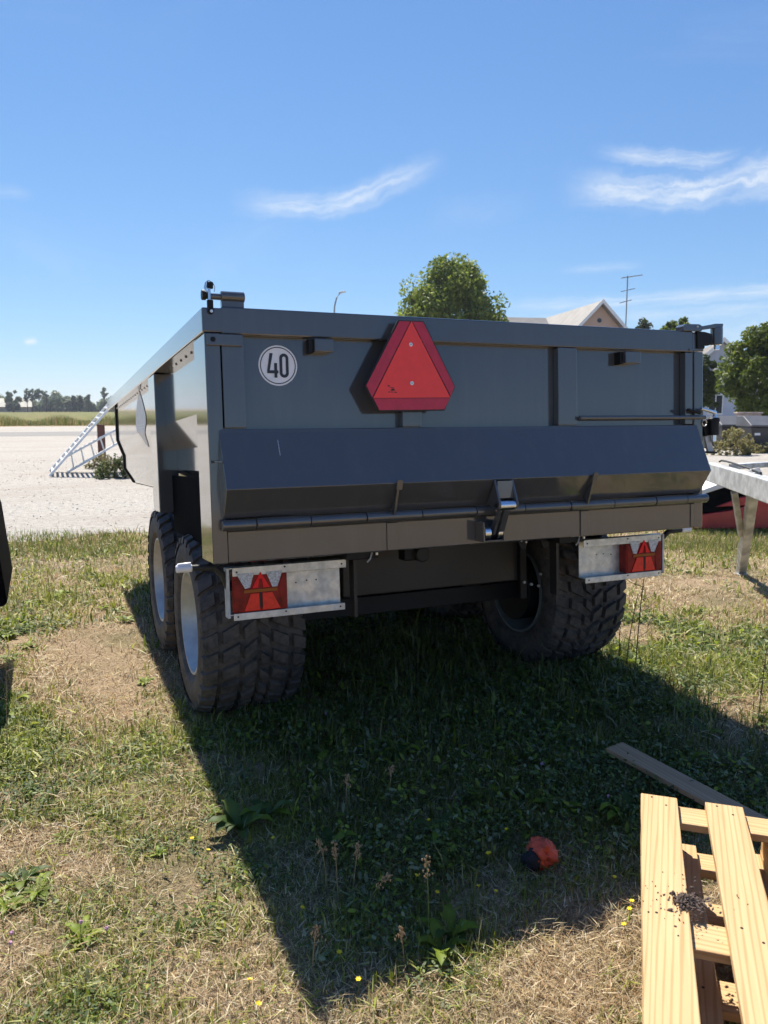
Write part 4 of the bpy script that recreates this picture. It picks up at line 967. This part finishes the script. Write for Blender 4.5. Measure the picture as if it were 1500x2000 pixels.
gable_house(h2, -.6, -2.2, -.4, 1.3, hz2-3.6, hz2-2.0, 'wall_grey', 'roof_dark', .2)
window(h2, 0.1, hz2-2.3, .8, .9, 0); window(h2, 1.9, 1.4, .9, 1.2, 0); window(h2, -.6, 1.2, .9, 1.3, -2.2)
w0 = dirp(1462, 815, 37); sw = empty('garden_wall', (w0[0], w0[1], 0), 'low pinkish garden wall under the trees', 'wall', None, -YAW)
MB().box(-.45, .55, 0, .3, 0, 1.35).build('wall_body', 'stone_wall', sw, .02)
MB().box(-.5, .6, -.05, .35, 1.352, 1.42).build('coping', 'stone_wall', sw, .02)
# ---- street lamp
s0 = dirp(653, 640, 50); s1 = dirp(664, 573, 50)[2]
sl_ = empty('street_lamp', (s0[0], s0[1], 0), 'thin curved street lamp showing over the tailgate rail', 'street lamp', None, -YAW)
MB().tube([(0, 0, 0), (0, 0, s1-1.3), (.02, 0, s1-.8), (.16, 0, s1-.25), (.36, 0, s1)], [.07, .055, .05, .045, .04], 10).build('pole', 'steel_grey', sl_, smooth=True)
MB().prism([(.28, -.08, s1-.02), (.30, -.08, s1+.10), (.70, -.08, s1+.14), (.74, -.08, s1+.06)], (0, .16, 0)).build('lamp_head', 'galv_dull', sl_, .02)

# ---- far side of the field
FC = ((.13, .16, .10), (.22, .25, .16)); FP = ((.10, .13, .085), (.17, .20, .13))  # paler, greyer leaf colours with distance haze painted in
def far_tree(px, w, top, lab, seed, cols=FC, low=803, n=900, dist=330, cone=.0):
    b = dirp(px, 800, dist); b[2] = 0; zt = dirp(px, top, dist)[2]; zb = max(.3, dirp(px, low, dist)[2]); ww = w/FPX*dist/2
    tree('field_tree', b, (b[0], b[1], (zt+zb)/2), (ww, ww, (zt-zb)/2), n, .55, seed, lab, 'tree', 'trees across the field', cols, 26, .18, cone)
far_tree(25, 30, 757, 'round green tree above the pale roofed barn', 31, ((.10, .13, .05), (.18, .20, .09)), n=1300)
far_tree(54, 12, 756, 'thin sparse pine, first of the pair past the barn', 32, FP, 788, 170)
far_tree(64, 13, 757, 'thin sparse pine, second of the pair past the barn', 33, FP, 786, 180)
far_tree(77, 24, 755, 'spreading flat topped pine across the field', 34, FP, 782, 330)
far_tree(91, 12, 762, 'small pine next to the flat topped pine', 35, FP, 788, 170)
far_tree(205, 13, 756, 'lone tall pine next to the trailer front', 36, FP, 780, 220)
far_tree(145, 12, 768, 'pointed dark spruce in the middle of the tree line', 37, ((.045, .065, .045), (.085, .105, .070)), n=700, cone=.7)
far_tree(157, 12, 770, 'pointed dark spruce beside the middle spruce', 38, ((.045, .065, .045), (.085, .105, .070)), n=700, cone=.7)
far_tree(173, 15, 769, 'broad green tree beside the spruces', 39, n=800)
far_tree(113, 14, 774, 'rounded tree left alone before the spruces', 40, n=700)
far_tree(27, 34, 785, 'dark bush in front of the pale roofed barn', 41, ((.04, .055, .035), (.08, .095, .06)), n=900, dist=320)
rs = np.random.RandomState(8); n = 6000
xs = rs.uniform(-80, 300, n)
ba, bb_ = dirp(-60, 800, 365), dirp(430, 800, 365)
t = rs.uniform(0, 1, n); bx_, by_ = ba[0]+(bb_[0]-ba[0])*t, ba[1]+(bb_[1]-ba[1])*t
hmax = 5.0+1.6*np.sin(t*23)+1.1*np.sin(t*61+1)+.8*np.sin(t*140)
cs = np.stack([bx_, by_+rs.uniform(-8, 8, n), np.abs(rs.uniform(0, 1, n))**.7*hmax], 1)
V, F, C = leaf_cloud(cs, np.ones((n, 3))*.9, 26000, .75, rs, FC)
tag(colmesh('far_wood', V, F, None, C, 'leaf'), 'grey green strip of woodland across the field', 'woodland', kind='stuff')
bn = dirp(28, 800, 340); br_ = empty('barn', (bn[0], bn[1], 0), 'long low barn with pale roof across the field', 'barn', None, -math.atan2(bn[0], bn[1])*.6)
MB().box(-9, 6, 0, 9, 0, 2.0).build('wall', 'stone_wall', br_)
MB().prism([(-9.6, -1, 2.01), (-9.6, 4.5, 5.4), (-9.6, 10, 2.01)], (16, 0, 0)).build('roof', 'roof_pale', br_)
# tall verge grass at the near edge of the field
rs = np.random.RandomState(15); n = 15000
px_ = rs.uniform(-25, 32, n); yb = np.interp(px_, [-60, 8, 55], [76.5, 72.5, 68])+np.abs(rs.normal(0, 7, n))
h = rs.uniform(.25, .75, n)*(1+.4*np.sin(px_*1.3)); a = rs.uniform(0, 6.28, n); w = rs.uniform(.02, .05, n)
base = np.stack([px_, yb, np.full(n, .03)], 1); tp_ = base+np.stack([rs.normal(0, .12, n), rs.normal(0, .12, n), h], 1)
sd = np.stack([np.cos(a)*w, np.sin(a)*w, 0*w], 1); V = np.stack([base-sd, base+sd, tp_], 1).reshape(-1, 3); F3 = np.arange(3*n).reshape(-1, 3)
mixv = (rs.uniform(0, 1, n)[:, None] < .45); C = np.where(mixv, np.array([[.36, .27, .13]]), np.array([[.15, .19, .04]]))*rs.uniform(.7, 1.25, n)[:, None]
tag(colmesh('verge_grass', V, None, F3, np.repeat(C, 3, 0), 'blade'), 'tall yellow green grass along the field edge', 'grass', kind='stuff')

# ================================================================== TURF
def vnoise(x, y, sc_, seed, octv=3):
    out = np.zeros(len(x)); amp = 1.0; tot_ = 0
    for o_ in range(octv):
        g = np.random.RandomState(seed+o_).uniform(0, 1, (64, 64)); u = x*sc_*2**o_+100.3; v = y*sc_*2**o_+57.7
        i, j = np.floor(u).astype(int), np.floor(v).astype(int); fu, fv = u-i, v-j; fu = fu*fu*(3-2*fu); fv = fv*fv*(3-2*fv)
        a = g[i % 64, j % 64]*(1-fu)+g[(i+1) % 64, j % 64]*fu; b = g[i % 64, (j+1) % 64]*(1-fu)+g[(i+1) % 64, (j+1) % 64]*fu
        out += amp*(a*(1-fv)+b*fv); tot_ += amp; amp *= .55
    return out/tot_
def bump_(x, y, px, py, rx, ry, ang=0.0):
    c_ = onz(px, py); dx, dy = x-c_[0], y-c_[1]
    return np.exp(-((dx*math.cos(ang)+dy*math.sin(ang))/rx)**2-((dy*math.cos(ang)-dx*math.sin(ang))/ry)**2)
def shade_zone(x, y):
    """uncut, greener ground within the trailer shadow; also masks shade painted into blades"""
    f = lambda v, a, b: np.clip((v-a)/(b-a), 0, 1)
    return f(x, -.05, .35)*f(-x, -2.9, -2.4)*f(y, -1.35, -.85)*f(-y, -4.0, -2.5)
def green_map(x, y):
    g = vnoise(x, y, 1.1, 5)*.65+vnoise(x, y, 4.5, 9)*.35
    g = (g-.5)*3.4+.36
    g += .42*shade_zone(x, y)
    for (px, py, rx, ry, a) in ((200, 1280, .36, .95, -.9), (250, 1180, .3, .4, -.3), (1400, 1150, 1.0, .7, -.55), (1330, 1240, .5, .35, -.25), (1000, 1960, .6, .16, -.35), (1180, 1900, .4, .3, -.35), (150, 1620, .2, .2, -.2),
                               (20, 1240, .25, .25, .6), (40, 1430, .2, .35, .45), (30, 1730, .22, .2, .5), (90, 1800, .25, .12, .3), (255, 1080, .5, .4, .35), (1300, 1275, .35, .18, .45), (230, 1190, .14, .14, .7), (290, 1330, .10, .15, .4), (1400, 1330, .25, .1, .35), (1280, 1110, .5, .3, .25), (100, 1080, .8, .3, .2)):
        g += a*bump_(x, y, px, py, rx, ry)
    return np.clip(g, 0, 1)
rs = np.random.RandomState(77)
def sector(r0, r1, dens, a0=-19, a1=66):
    n = int(dens*.5*math.radians(a1-a0)*(r1*r1-r0*r0)); r = np.sqrt(rs.uniform(r0*r0, r1*r1, n)); a = np.radians(rs.uniform(a0, a1, n))
    return CAM[0]+r*np.sin(a), CAM[1]+r*np.cos(a), r
xs, ys, rr_ = [np.concatenate(q_) for q_ in zip(sector(1.35, 3.2, 27000), sector(3.2, 5.2, 11500), sector(5.2, 8.0, 4000), sector(8.0, 12.5, 1500))]
gm = green_map(xs, ys)
keep = ys < np.vectorize(edge_y)(xs)+rs.normal(0, .22, len(xs))-.05
bare = 1.15*bump_(xs, ys, 200, 1280, .34, .9)+.7*bump_(xs, ys, 1420, 1140, .8, .5)
bare = bare+np.clip((vnoise(xs, ys, 1.6, 91)-.60)*6, 0, .8)*(1-shade_zone(xs, ys))
keep &= rs.uniform(0, 1, len(xs)) > np.clip(bare, 0, 1)*.90
_pd = np.array([math.cos(pk.rotation_euler[2]), math.sin(pk.rotation_euler[2])]); _u = (xs-pk.location[0])*_pd[0]+(ys-pk.location[1])*_pd[1]; _v = -(xs-pk.location[0])*_pd[1]+(ys-pk.location[1])*_pd[0]
keep &= ~((_u > -.02) & (np.abs(_v) < .075))
keep &= rs.uniform(0, 1, len(xs)) < .62+.5*vnoise(xs, ys, 9.0, 31)
for yw in (.95, 2.06):
    for xc in (XL, XR): keep &= ~((np.abs(xs-xc) < .25) & (np.abs(ys-yw) < .13))
xs, ys, rr_, gm = xs[keep], ys[keep], rr_[keep], gm[keep]; n = len(xs)
lod = np.clip(rr_/3.0, .85, 3.0)
sz = shade_zone(xs, ys)
isg = rs.uniform(0, 1, n) < gm*.92
clump = vnoise(xs, ys, 13.0, 41, 2)
h = np.where(isg, rs.uniform(.016, .050, n)*(.4+1.25*clump), rs.uniform(.012, .045, n))
h = h*(1+.55*sz*isg*rs.uniform(.3, 1.5, n)); h *= 1+.8*(rs.uniform(0, 1, n) < .03)
lean = np.where(isg, np.abs(rs.normal(.55, .35, n)), np.abs(rs.normal(1.05, .35, n))).clip(0, 1.5)
flat_ = rs.uniform(0, 1, n) < .20; lean = np.where(flat_, rs.uniform(1.25, 1.52, n), lean); h = np.where(flat_, rs.uniform(.02, .075, n), h)
h *= np.clip(lod, .9, 1.6); wd = rs.uniform(.0007, .0018, n)*lod*(1+.5*isg*rs.uniform(0, 1, n)); wd = np.where((rs.uniform(0, 1, n) < .10) & isg, wd*2.4, wd)
an_ = rs.uniform(0, 2*math.pi, n); dr = np.stack([np.cos(an_), np.sin(an_), np.zeros(n)], 1)
tw = an_+math.pi/2+rs.normal(0, .5, n); sd = np.stack([np.cos(tw), np.sin(tw), rs.normal(0, .25, n)], 1)*wd[:, None]
base = np.stack([xs, ys, np.where(flat_, rs.uniform(.003, .03, n), 0.0)], 1)
midp = base+dr*(h*np.sin(lean)*.40)[:, None]; midp[:, 2] += h*np.cos(lean)*.62
tip = base+dr*(h*np.sin(lean))[:, None]; tip[:, 2] += h*np.cos(lean)*.92+.002
V = np.stack([base-sd, base+sd, midp+sd*.85, midp-sd*.85, tip], 1).reshape(-1, 3)
o5 = np.arange(n)[:, None]*5; F4 = o5+np.array([[0, 1, 2, 3]]); F3 = o5+np.array([[3, 2, 4]])
GC = np.array([(.10, .135, .016), (.22, .27, .028), (.36, .38, .05), (.46, .45, .14), (.21, .25, .045), (.54, .51, .27)])
DC = np.array([(.52, .41, .22), (.66, .54, .33), (.42, .30, .16), (.47, .31, .17), (.72, .63, .45), (.32, .25, .15)])
ci = rs.randint(0, 6, n); shade_dk = sz[:, None]*isg[:, None]  # green blades inside the trailer shadow get shade put into their colour
C = np.where(isg[:, None], GC[ci]*(1-.50*shade_dk), DC[ci])*rs.uniform(.72, 1.22, n)[:, None]
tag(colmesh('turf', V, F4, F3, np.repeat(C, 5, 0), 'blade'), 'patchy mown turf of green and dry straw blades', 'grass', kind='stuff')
# clover and small round leaves
def leaves_on(x, y, zmax, size, cols, lodv):
    n = len(x); z = rs.uniform(.006, 1, n)*zmax; a = rs.uniform(0, 6.283, n); tl_ = rs.normal(0, .42, (n, 2))
    u = np.stack([np.cos(a), np.sin(a), tl_[:, 0]], 1); w = np.stack([-np.sin(a), np.cos(a), tl_[:, 1]], 1); s = (size*rs.uniform(.55, 1.35, n)*lodv)[:, None]
    c_ = np.stack([x, y, z], 1)
    V = np.stack([c_-u*s, c_-u*s*.35-w*s*.42, c_+u*s*.45-w*s*.40, c_+u*s, c_+u*s*.45+w*s*.40, c_-u*s*.35+w*s*.42], 1).reshape(-1, 3)
    o6 = np.arange(n)[:, None]*6; F = np.concatenate([o6+np.array([[0, 1, 4, 5]]), o6+np.array([[1, 2, 3, 4]])])
    C = cols[rs.randint(0, len(cols), n)]*rs.uniform(.7, 1.25, n)[:, None]
    return V, F, np.repeat(C, 6, 0)
x, y, r = [np.concatenate(q_) for q_ in zip(sector(1.35, 3.4, 11000), sector(3.4, 6.0, 4500), sector(6.0, 9.5, 700))]
g = green_map(x, y); k = (rs.uniform(0, 1, len(x)) < (g-.34)*1.5) & (y < 6.6) & (vnoise(x, y, 3.2, 61) > .42)
x, y, r = x[k], y[k], r[k]
V, F, C = leaves_on(x, y, .018+.060*shade_zone(x, y)+.02*vnoise(x, y, 8, 3), .0085, np.array([(.06, .105, .025), (.10, .15, .03), (.16, .21, .05), (.15, .19, .10)]), np.clip(r/3, .85, 2.2))
tag(colmesh('clover_cover', V, F, None, C, 'blade'), 'low clover leaves spread between the grass blades', 'clover', kind='stuff')

# larger ragged leaves in the green clumps
x, y, r = [np.concatenate(q_) for q_ in zip(sector(1.35, 3.6, 3600), sector(3.6, 6.5, 2200))]
g = green_map(x, y); k = (rs.uniform(0, 1, len(x)) < (g-.40)*1.3) & (y < 6.4) & (vnoise(x, y, 2.6, 71) > .48)
x, y, r = x[k], y[k], r[k]
V, F, C = leaves_on(x, y, .020+.035*shade_zone(x, y)+.02*vnoise(x, y, 8, 3), .0145, np.array([(.08, .125, .02), (.19, .25, .03), (.31, .37, .045), (.36, .38, .20)])*1.0, np.clip(r/3.4, .85, 1.6))
tag(colmesh('weed_cover', V, F, None, C, 'leaf'), 'ragged broad weed leaves in the greener clumps of turf', 'weeds', kind='stuff')

# ---- single weeds, flowers and stalks
def weed_mesh(n_, L_, W_, rise, cols, seed):
    q_ = np.random.RandomState(seed); V, F, C = [], [], []
    for i in range(n_):
        a = 2*math.pi*i/n_+q_.uniform(-.5, .5); L = L_*q_.uniform(.6, 1.15); wv = W_*q_.uniform(.7, 1.2); rz_ = rise*q_.uniform(.4, 1.2); cc = np.array(cols[q_.randint(len(cols))])*q_.uniform(.8, 1.2)
        d = np.array([math.cos(a), math.sin(a), 0]); p_ = np.array([-d[1], d[0], 0]); o_ = len(V); k_ = 6
        for j in range(k_):
            t = j/(k_-1); z = .004+L*(rz_*math.sin(t*2.2))*.55; wj = wv*math.sin(math.pi*min(1, .06+.94*t**.8))**.75*(1+.18*(-1)**j*(0 < j < k_-1)); c_ = d*L*t+np.array([0, 0, z])
            V += [c_-p_*wj+np.array([0, 0, wj*.35]), c_, c_+p_*wj+np.array([0, 0, wj*.35])]; C += [cc*.92, cc*1.12, cc*.92]
        for j in range(k_-1):
            b_ = o_+3*j; F += [(b_, b_+1, b_+4, b_+3), (b_+1, b_+2, b_+5, b_+4)]
    return np.array(V), np.array(F), np.array(C)
ANCH = [('the left rear tyre', (.3, .7)), ('the left front tyre', (-.1, 2.1)), ('the right rear tyre', (2.3, .6)), ('the grey plank', (1.7, -.65)), ('the pallet stack', (1.1, -1.2)), ('the orange bag', (bp[0], bp[1])), ('the black implement', (-.9, 1.3)), ('the galvanised prop leg', (5.2, 2.3)), ('the corner of the shadow', (0.0, -1.25)), ('the middle of the shadow', (1.1, 0.0)), ('the bare sandy patch', (-.35, 1.7)), ('the gravel yard', (-.8, 4.5)), ('the left edge of the shadow', (-.25, -.3)), ('the right edge of the shadow', (2.8, -.2)), ('the dry straw behind the shadow', (.5, -1.6)), ('a pink clover blossom', (-.75, -1.0))]
def near(px, py):
    b = onz(px, py); return min(ANCH, key=lambda q_: (q_[1][0]-b[0])**2+(q_[1][1]-b[1])**2)[0]
BR = [(.20, .27, .025), (.29, .36, .035), (.14, .19, .025)]; DKG = [(.06, .105, .022), (.10, .15, .035)]  # the darker greens put shade into the leaf colour of shadowed rosettes
wp = [(15, 1245, .12, 10), (45, 1225, .10, 8), (20, 1290, .13, 9), (55, 1265, .10, 9), (30, 1370, .12, 9), (12, 1400, .13, 9), (25, 1455, .10, 8), (170, 1180, .08, 7), (230, 1195, .11, 10), (245, 1215, .11, 9), (200, 1190, .08, 7), (285, 1335, .09, 9), (40, 1725, .12, 8), (75, 1745, .11, 8), (15, 1775, .10, 8), (165, 1835, .09, 7), (60, 1545, .07, 7), (310, 1670, .05, 7), (125, 1640, .06, 6),
      (1265, 1300, .10, 9), (1330, 1320, .09, 8), (1400, 1290, .10, 9), (1420, 1370, .10, 8), (1345, 1375, .09, 7), (1500, 1420, .13, 9), (1290, 1105, .10, 8), (1368, 1125, .06, 6), (1420, 1110, .08, 8), (1480, 1235, .07, 6), (420, 1590, .07, 7), (120, 1165, .12, 10), (60, 1180, .10, 9)]
for i, (px, py, L, k) in enumerate(wp):
    b = onz(px, py); L *= .78; k += 4; V, F, C = weed_mesh(k, L, L*.17, .55, BR if i % 4 else DKG+BR, 100+i)
    o = colmesh('broadleaf_weed', V, F, None, C, 'leaf'); o.location = (b[0], b[1], 0)
    tag(o, 'bright green weed rosette in the sun near '+near(px, py), 'weed', 'sunlit weed rosettes near '+near(px, py))
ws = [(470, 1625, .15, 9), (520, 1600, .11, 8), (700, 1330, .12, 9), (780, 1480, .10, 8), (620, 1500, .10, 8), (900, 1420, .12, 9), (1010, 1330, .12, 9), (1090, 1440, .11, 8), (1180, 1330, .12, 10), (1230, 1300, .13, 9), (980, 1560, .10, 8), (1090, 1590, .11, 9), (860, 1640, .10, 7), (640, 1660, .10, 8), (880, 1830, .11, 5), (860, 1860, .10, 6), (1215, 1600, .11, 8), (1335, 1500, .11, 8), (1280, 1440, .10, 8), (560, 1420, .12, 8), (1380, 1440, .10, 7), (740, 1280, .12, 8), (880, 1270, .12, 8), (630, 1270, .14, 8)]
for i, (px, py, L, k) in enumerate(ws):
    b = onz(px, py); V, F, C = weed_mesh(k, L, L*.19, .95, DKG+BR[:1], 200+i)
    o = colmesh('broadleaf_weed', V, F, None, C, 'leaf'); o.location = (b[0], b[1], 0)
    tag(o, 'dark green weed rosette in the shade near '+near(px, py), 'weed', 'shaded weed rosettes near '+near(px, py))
def flower0(kind):
    root = empty(kind, (0, 0, 0)); mb = MB(); q_ = random.Random(3)
    if kind == 'yellow_flower':
        mb.tube([(0, 0, 0), (.004, .002, .035), (.002, .004, .060)], .0011, 5).build('stem', 'stem_green', root)
        pt = MB()
        for i in range(6):
            a = 2*math.pi*i/6; d = np.array([math.cos(a), math.sin(a), 0]); p_ = np.array([-d[1], d[0], 0]); c_ = np.array([.002, .004, .061])
            pt.add([c_, c_+d*.006+p_*.0042+np.array([0, 0, .003]), c_+d*.011+np.array([0, 0, .004]), c_+d*.006-p_*.0042+np.array([0, 0, .003])], [(0, 1, 2, 3)])
        pt.cyl((.002, .004, .060), (.002, .004, .0645), .003, 8)
        pt.build('petals', 'petal_yellow', root)
    else:
        mb.tube([(0, 0, 0), (.003, 0, .03), (.001, .002, .055)], .0011, 5).build('stem', 'stem_green', root)
        bm = bmesh.new(); bmesh.ops.create_icosphere(bm, subdivisions=2, radius=.0068)
        for v in bm.verts: v.co *= q_.uniform(.75, 1.2)
        bmesh.ops.translate(bm, verts=bm.verts, vec=(.001, .002, .060)); me = bpy.data.meshes.new('blossom'); bm.to_mesh(me); bm.free(); me.materials.append(MATS['petal_pink'])
        o = bpy.data.objects.new('blossom', me); COL.objects.link(o); o.parent = root
    return root
rf = random.Random(9)
def scatter(kind, pts, label, group, proto=[None]):
    if kind not in scatter.p: scatter.p[kind] = flower0(kind); src = scatter.p[kind]; first = True
    else: src = scatter.p[kind]; first = False
    for i, (px, py) in enumerate(pts):
        o = src if (first and i == 0) else copy_tree(src); b = onz(px, py, .06); o.location = (b[0], b[1], 0)
        o.scale = (.78, .78, 1); o.rotation_euler = (rf.uniform(-.25, .25), rf.uniform(-.25, .25), rf.uniform(0, 6)); tag(o, label+' near '+near(px, py), 'flower', group+' near '+near(px, py))
scatter.p = {}
scatter('yellow_flower', [(378, 1638), (399, 1664), (483, 1921), (497, 1958), (1236, 1761), (1229, 1806), (1232, 1770)], 'small yellow flower on the sunlit turf', 'yellow flowers in the sun')
scatter('yellow_flower', [(536, 1638), (580, 1773), (661, 1860), (704, 1907), (842, 1602), (805, 1711), (846, 1741), (936, 1736), (963, 1745), (966, 1665), (958, 1664), (997, 1620), (1119, 1404), (1180, 1378), (1157, 1371), (1196, 1711), (863, 1663), (1240, 1372), (1121, 1389)], 'small yellow flower in the trailer shadow', 'yellow flowers in the shade')
scatter('clover_flower', [(25, 1820), (12, 1847), (157, 1801), (204, 1808)], 'pink clover blossom on the sunlit turf', 'clover blossoms in the sun')
scatter('clover_flower', [(1186, 1556), (1060, 1490), (640, 1395)], 'pink clover blossom in the trailer shadow', 'clover blossoms in the shade')
def stalk(px, py, h, lean, label, head='spike', mat='stem_green', hm='seed_tan', group=None, seed=1, r=.0014, side=0):
    b = onz(px, py); q_ = random.Random(seed); root = empty('seed_stalk', (b[0], b[1], 0), label, 'weed', group)
    lx_ = CR*lean*h; pts = [np.array([0, 0, 0.]), lx_*.25+np.array([0, 0, h*.4]), lx_*.6+np.array([0, 0, h*.75]), lx_+np.array([0, 0, h])]
    MB().tube(pts, [r*1.3, r*1.1, r, r*.6], 6).build('stem', mat, root)
    bm = bmesh.new()
    for i in range(44 if head == 'spike' else 24):
        t = q_.uniform(.70, 1.0) if head == 'spike' else q_.uniform(.2, 1); c_ = pts[2]+(pts[3]-pts[2])*(t-.7)/.3 if t > .7 else pts[0]+(pts[2]-pts[0])*t/.7
        s = q_.uniform(.0022, .0045); w = .007*(1.15-t)*2+.002 if head == 'spike' else .004
        bmesh.ops.create_icosphere(bm, subdivisions=1, radius=1, matrix=Matrix.Translation((c_[0]+q_.gauss(0, w), c_[1]+q_.gauss(0, w), c_[2]+q_.gauss(0, w))) @ Matrix.Diagonal((s*.6, s*.6, s*1.2, 1)))
    me = bpy.data.meshes.new('seed_head'); bm.to_mesh(me); bm.free(); me.materials.append(MATS[hm]); o = bpy.data.objects.new('seed_head', me); COL.objects.link(o); o.parent = root; o['kind'] = 'stuff'
    for i in range(side):
        t = .25+.6*i/max(1, side-1); c_ = pts[3]*t; d = CR*q_.choice((-1, 1))*h*q_.uniform(.10, .24)
        MB().tube([c_, c_+d*.5+np.array([0, 0, h*.04]), c_+d+np.array([0, 0, h*.11])], [r*.8, r*.6, r*.3], 5).build('side_branch', mat, root)
stalk(838, 1835, .26, -.04, 'upright stalk with tan seed head catching the sun in the shade', seed=2)
stalk(700, 1810, .17, .55, 'bent stalk with pale seed head catching the sun in the shade', seed=3)
for i, (px, py, h, l) in enumerate(((660, 1760, .20, -.05), (690, 1740, .16, .12), (640, 1740, .18, -.15), (675, 1590, .16, .05), (760, 1560, .14, .1), (610, 1900, .14, .1), (790, 1890, .12, -.1))):
    stalk(px, py, h, l, 'brown dock stalk with crumbly seed head near '+near(px, py), mat='stem_dry', group='dock stalks near '+near(px, py), seed=10+i)
for i, (px, py, h, l) in enumerate(((1335, 1440, .26, .0), (1350, 1450, .28, .03), (1322, 1440, .22, -.03), (1378, 1440, .24, .02), (1365, 1460, .20, .04))):
    stalk(px, py, h, l, 'upright green sorrel stalk at the shadow edge near the plank', mat='stem_green', hm='stem_green', group='sorrel stalks near the plank', seed=30+i)
stalk(1240, 1318, .62, .05, 'tall dark branching dead stalk beside the right tyre', 'side', 'stem_dark', 'stem_dark', seed=41, r=.0028, side=6)
stalk(1222, 1308, .46, .12, 'shorter dark dead stalk leaning beside the right tyre', 'side', 'stem_dark', 'stem_dark', seed=42, r=.0024, side=5)
stalk(1208, 1298, .36, .0, 'thin dark dead stalk close against the right tyre', 'side', 'stem_dark', 'stem_dark', seed=43, r=.002, side=4)
stalk(1480, 1420, .40, .05, 'slim dark stalk with thin side twigs near a pink blossom', 'side', 'stem_dark', 'stem_dark', seed=44, r=.002, side=3)
for i, (px, py, h, l) in enumerate(((1085, 1310, .32, .06), (1170, 1300, .40, -.02), (960, 1430, .2, .05), (1060, 1320, .22, -.05), (1300, 1280, .25, .2), (1170, 1210, .30, .03))):
    stalk(px, py, h, l, 'thin green grass stem growing near the right tyre', mat='stem_green', hm='stem_green', group='grass stems near the right tyre', seed=50+i, r=.0012)
stalk(15, 1470, .45, .05, 'thin dry stem beside the black implement', 'side', 'stem_dry', 'stem_dry', seed=61, r=.0016, side=3)
# longer grass on the gravel margins
rs = np.random.RandomState(5)
def tufts(name, lab, pts, h0, cols, seed, nb=60, spread=.2):
    q_ = np.random.RandomState(seed); V, C = [], []
    for (px, py) in pts:
        b = onz(px, py); k_ = nb; p_ = b+np.stack([q_.normal(0, spread, k_), q_.normal(0, spread, k_), np.zeros(k_)], 1); p_[:, 2] = 0
        h = h0*q_.uniform(.5, 1.3, k_); t_ = p_+np.stack([q_.normal(0, .3, k_)*h, q_.normal(0, .3, k_)*h, h], 1); a = q_.uniform(0, 6.3, k_); w = q_.uniform(.003, .007, k_)
        s_ = np.stack([np.cos(a)*w, np.sin(a)*w, 0*a], 1); V.append(np.stack([p_-s_, p_+s_, t_], 1).reshape(-1, 3)); C.append(np.repeat(np.array(cols)[q_.randint(0, len(cols), k_)]*q_.uniform(.75, 1.2, k_)[:, None], 3, 0))
    V = np.concatenate(V); C = np.concatenate(C); tag(colmesh(name, V, None, np.arange(len(V)).reshape(-1, 3), C, 'blade'), lab, 'grass', kind='stuff')
tufts('margin_grass', 'longer green grass in front of the red implement', [(px+rs.uniform(-8, 8), py+rs.uniform(-6, 6)) for px in range(1310, 1510, 9) for py in (1045, 1060, 1075)], .085, [(.15, .20, .03), (.22, .26, .06), (.42, .35, .18)], 4)
tufts('gravel_edge_grass', 'green tufts along the edge of the gravel yard', [(px+rs.uniform(-8, 8), py+rs.uniform(-5, 5)) for px in range(10, 290, 11) for py in (1052, 1066, 1082)], .075, [(.13, .19, .035), (.19, .24, .06), (.40, .30, .16)], 6, 40, .25)

# ================================================================== LOOSE STONES ON THE YARD
rs = np.random.RandomState(19); n = 6000
x = rs.uniform(-5, 20, n); y = 6.9+rs.uniform(0, 1, n)**1.6*16-.05*x; sz_ = rs.uniform(.004, .014, n)*(1+.03*(y-7))
oc = np.array([(1, 0, 0), (-1, 0, 0), (0, 1, 0), (0, -1, 0), (0, 0, 1), (0, 0, -1)], float); fc = np.array([(0, 2, 4), (2, 1, 4), (1, 3, 4), (3, 0, 4), (2, 0, 5), (1, 2, 5), (3, 1, 5), (0, 3, 5)])
V = np.stack([x, y, sz_*.25+.004], 1)[:, None, :]+oc[None]*(sz_[:, None, None]*rs.uniform(.6, 1.2, (n, 6, 1)))*np.array([1, 1, .7])
F3 = (np.arange(n)[:, None, None]*6+fc[None]).reshape(-1, 3); C = np.repeat(np.array([(.33, .305, .27)])*rs.uniform(.6, 1.6, n)[:, None], 6, 0)
tag(colmesh('loose_stones', V.reshape(-1, 3), None, F3, C, 'stone_attr'), 'loose pale stones scattered over the gravel yard', 'gravel', kind='stuff')

# ================================================================== AIR
hz_ = MB().box(-1900, 1900, -1900, 1900, -1.0, 19.0).build('haze', 'paint'); hz_.data.materials.clear()
hm = bpy.data.materials.new('air'); hm.use_nodes = True; th = NT(hm.node_tree); th.n.clear()
pv = th.node('ShaderNodeVolumePrincipled'); pv.inputs['Color'].default_value = (.80, .88, 1.0, 1); pv.inputs['Density'].default_value = 0.0003; pv.inputs['Anisotropy'].default_value = 0.2
oo = th.node('ShaderNodeOutputMaterial'); th.l.new(pv.outputs[0], oo.inputs['Volume']); hz_.data.materials.append(hm)
tag(hz_, 'thin summer haze over the whole yard', 'haze', kind='stuff')
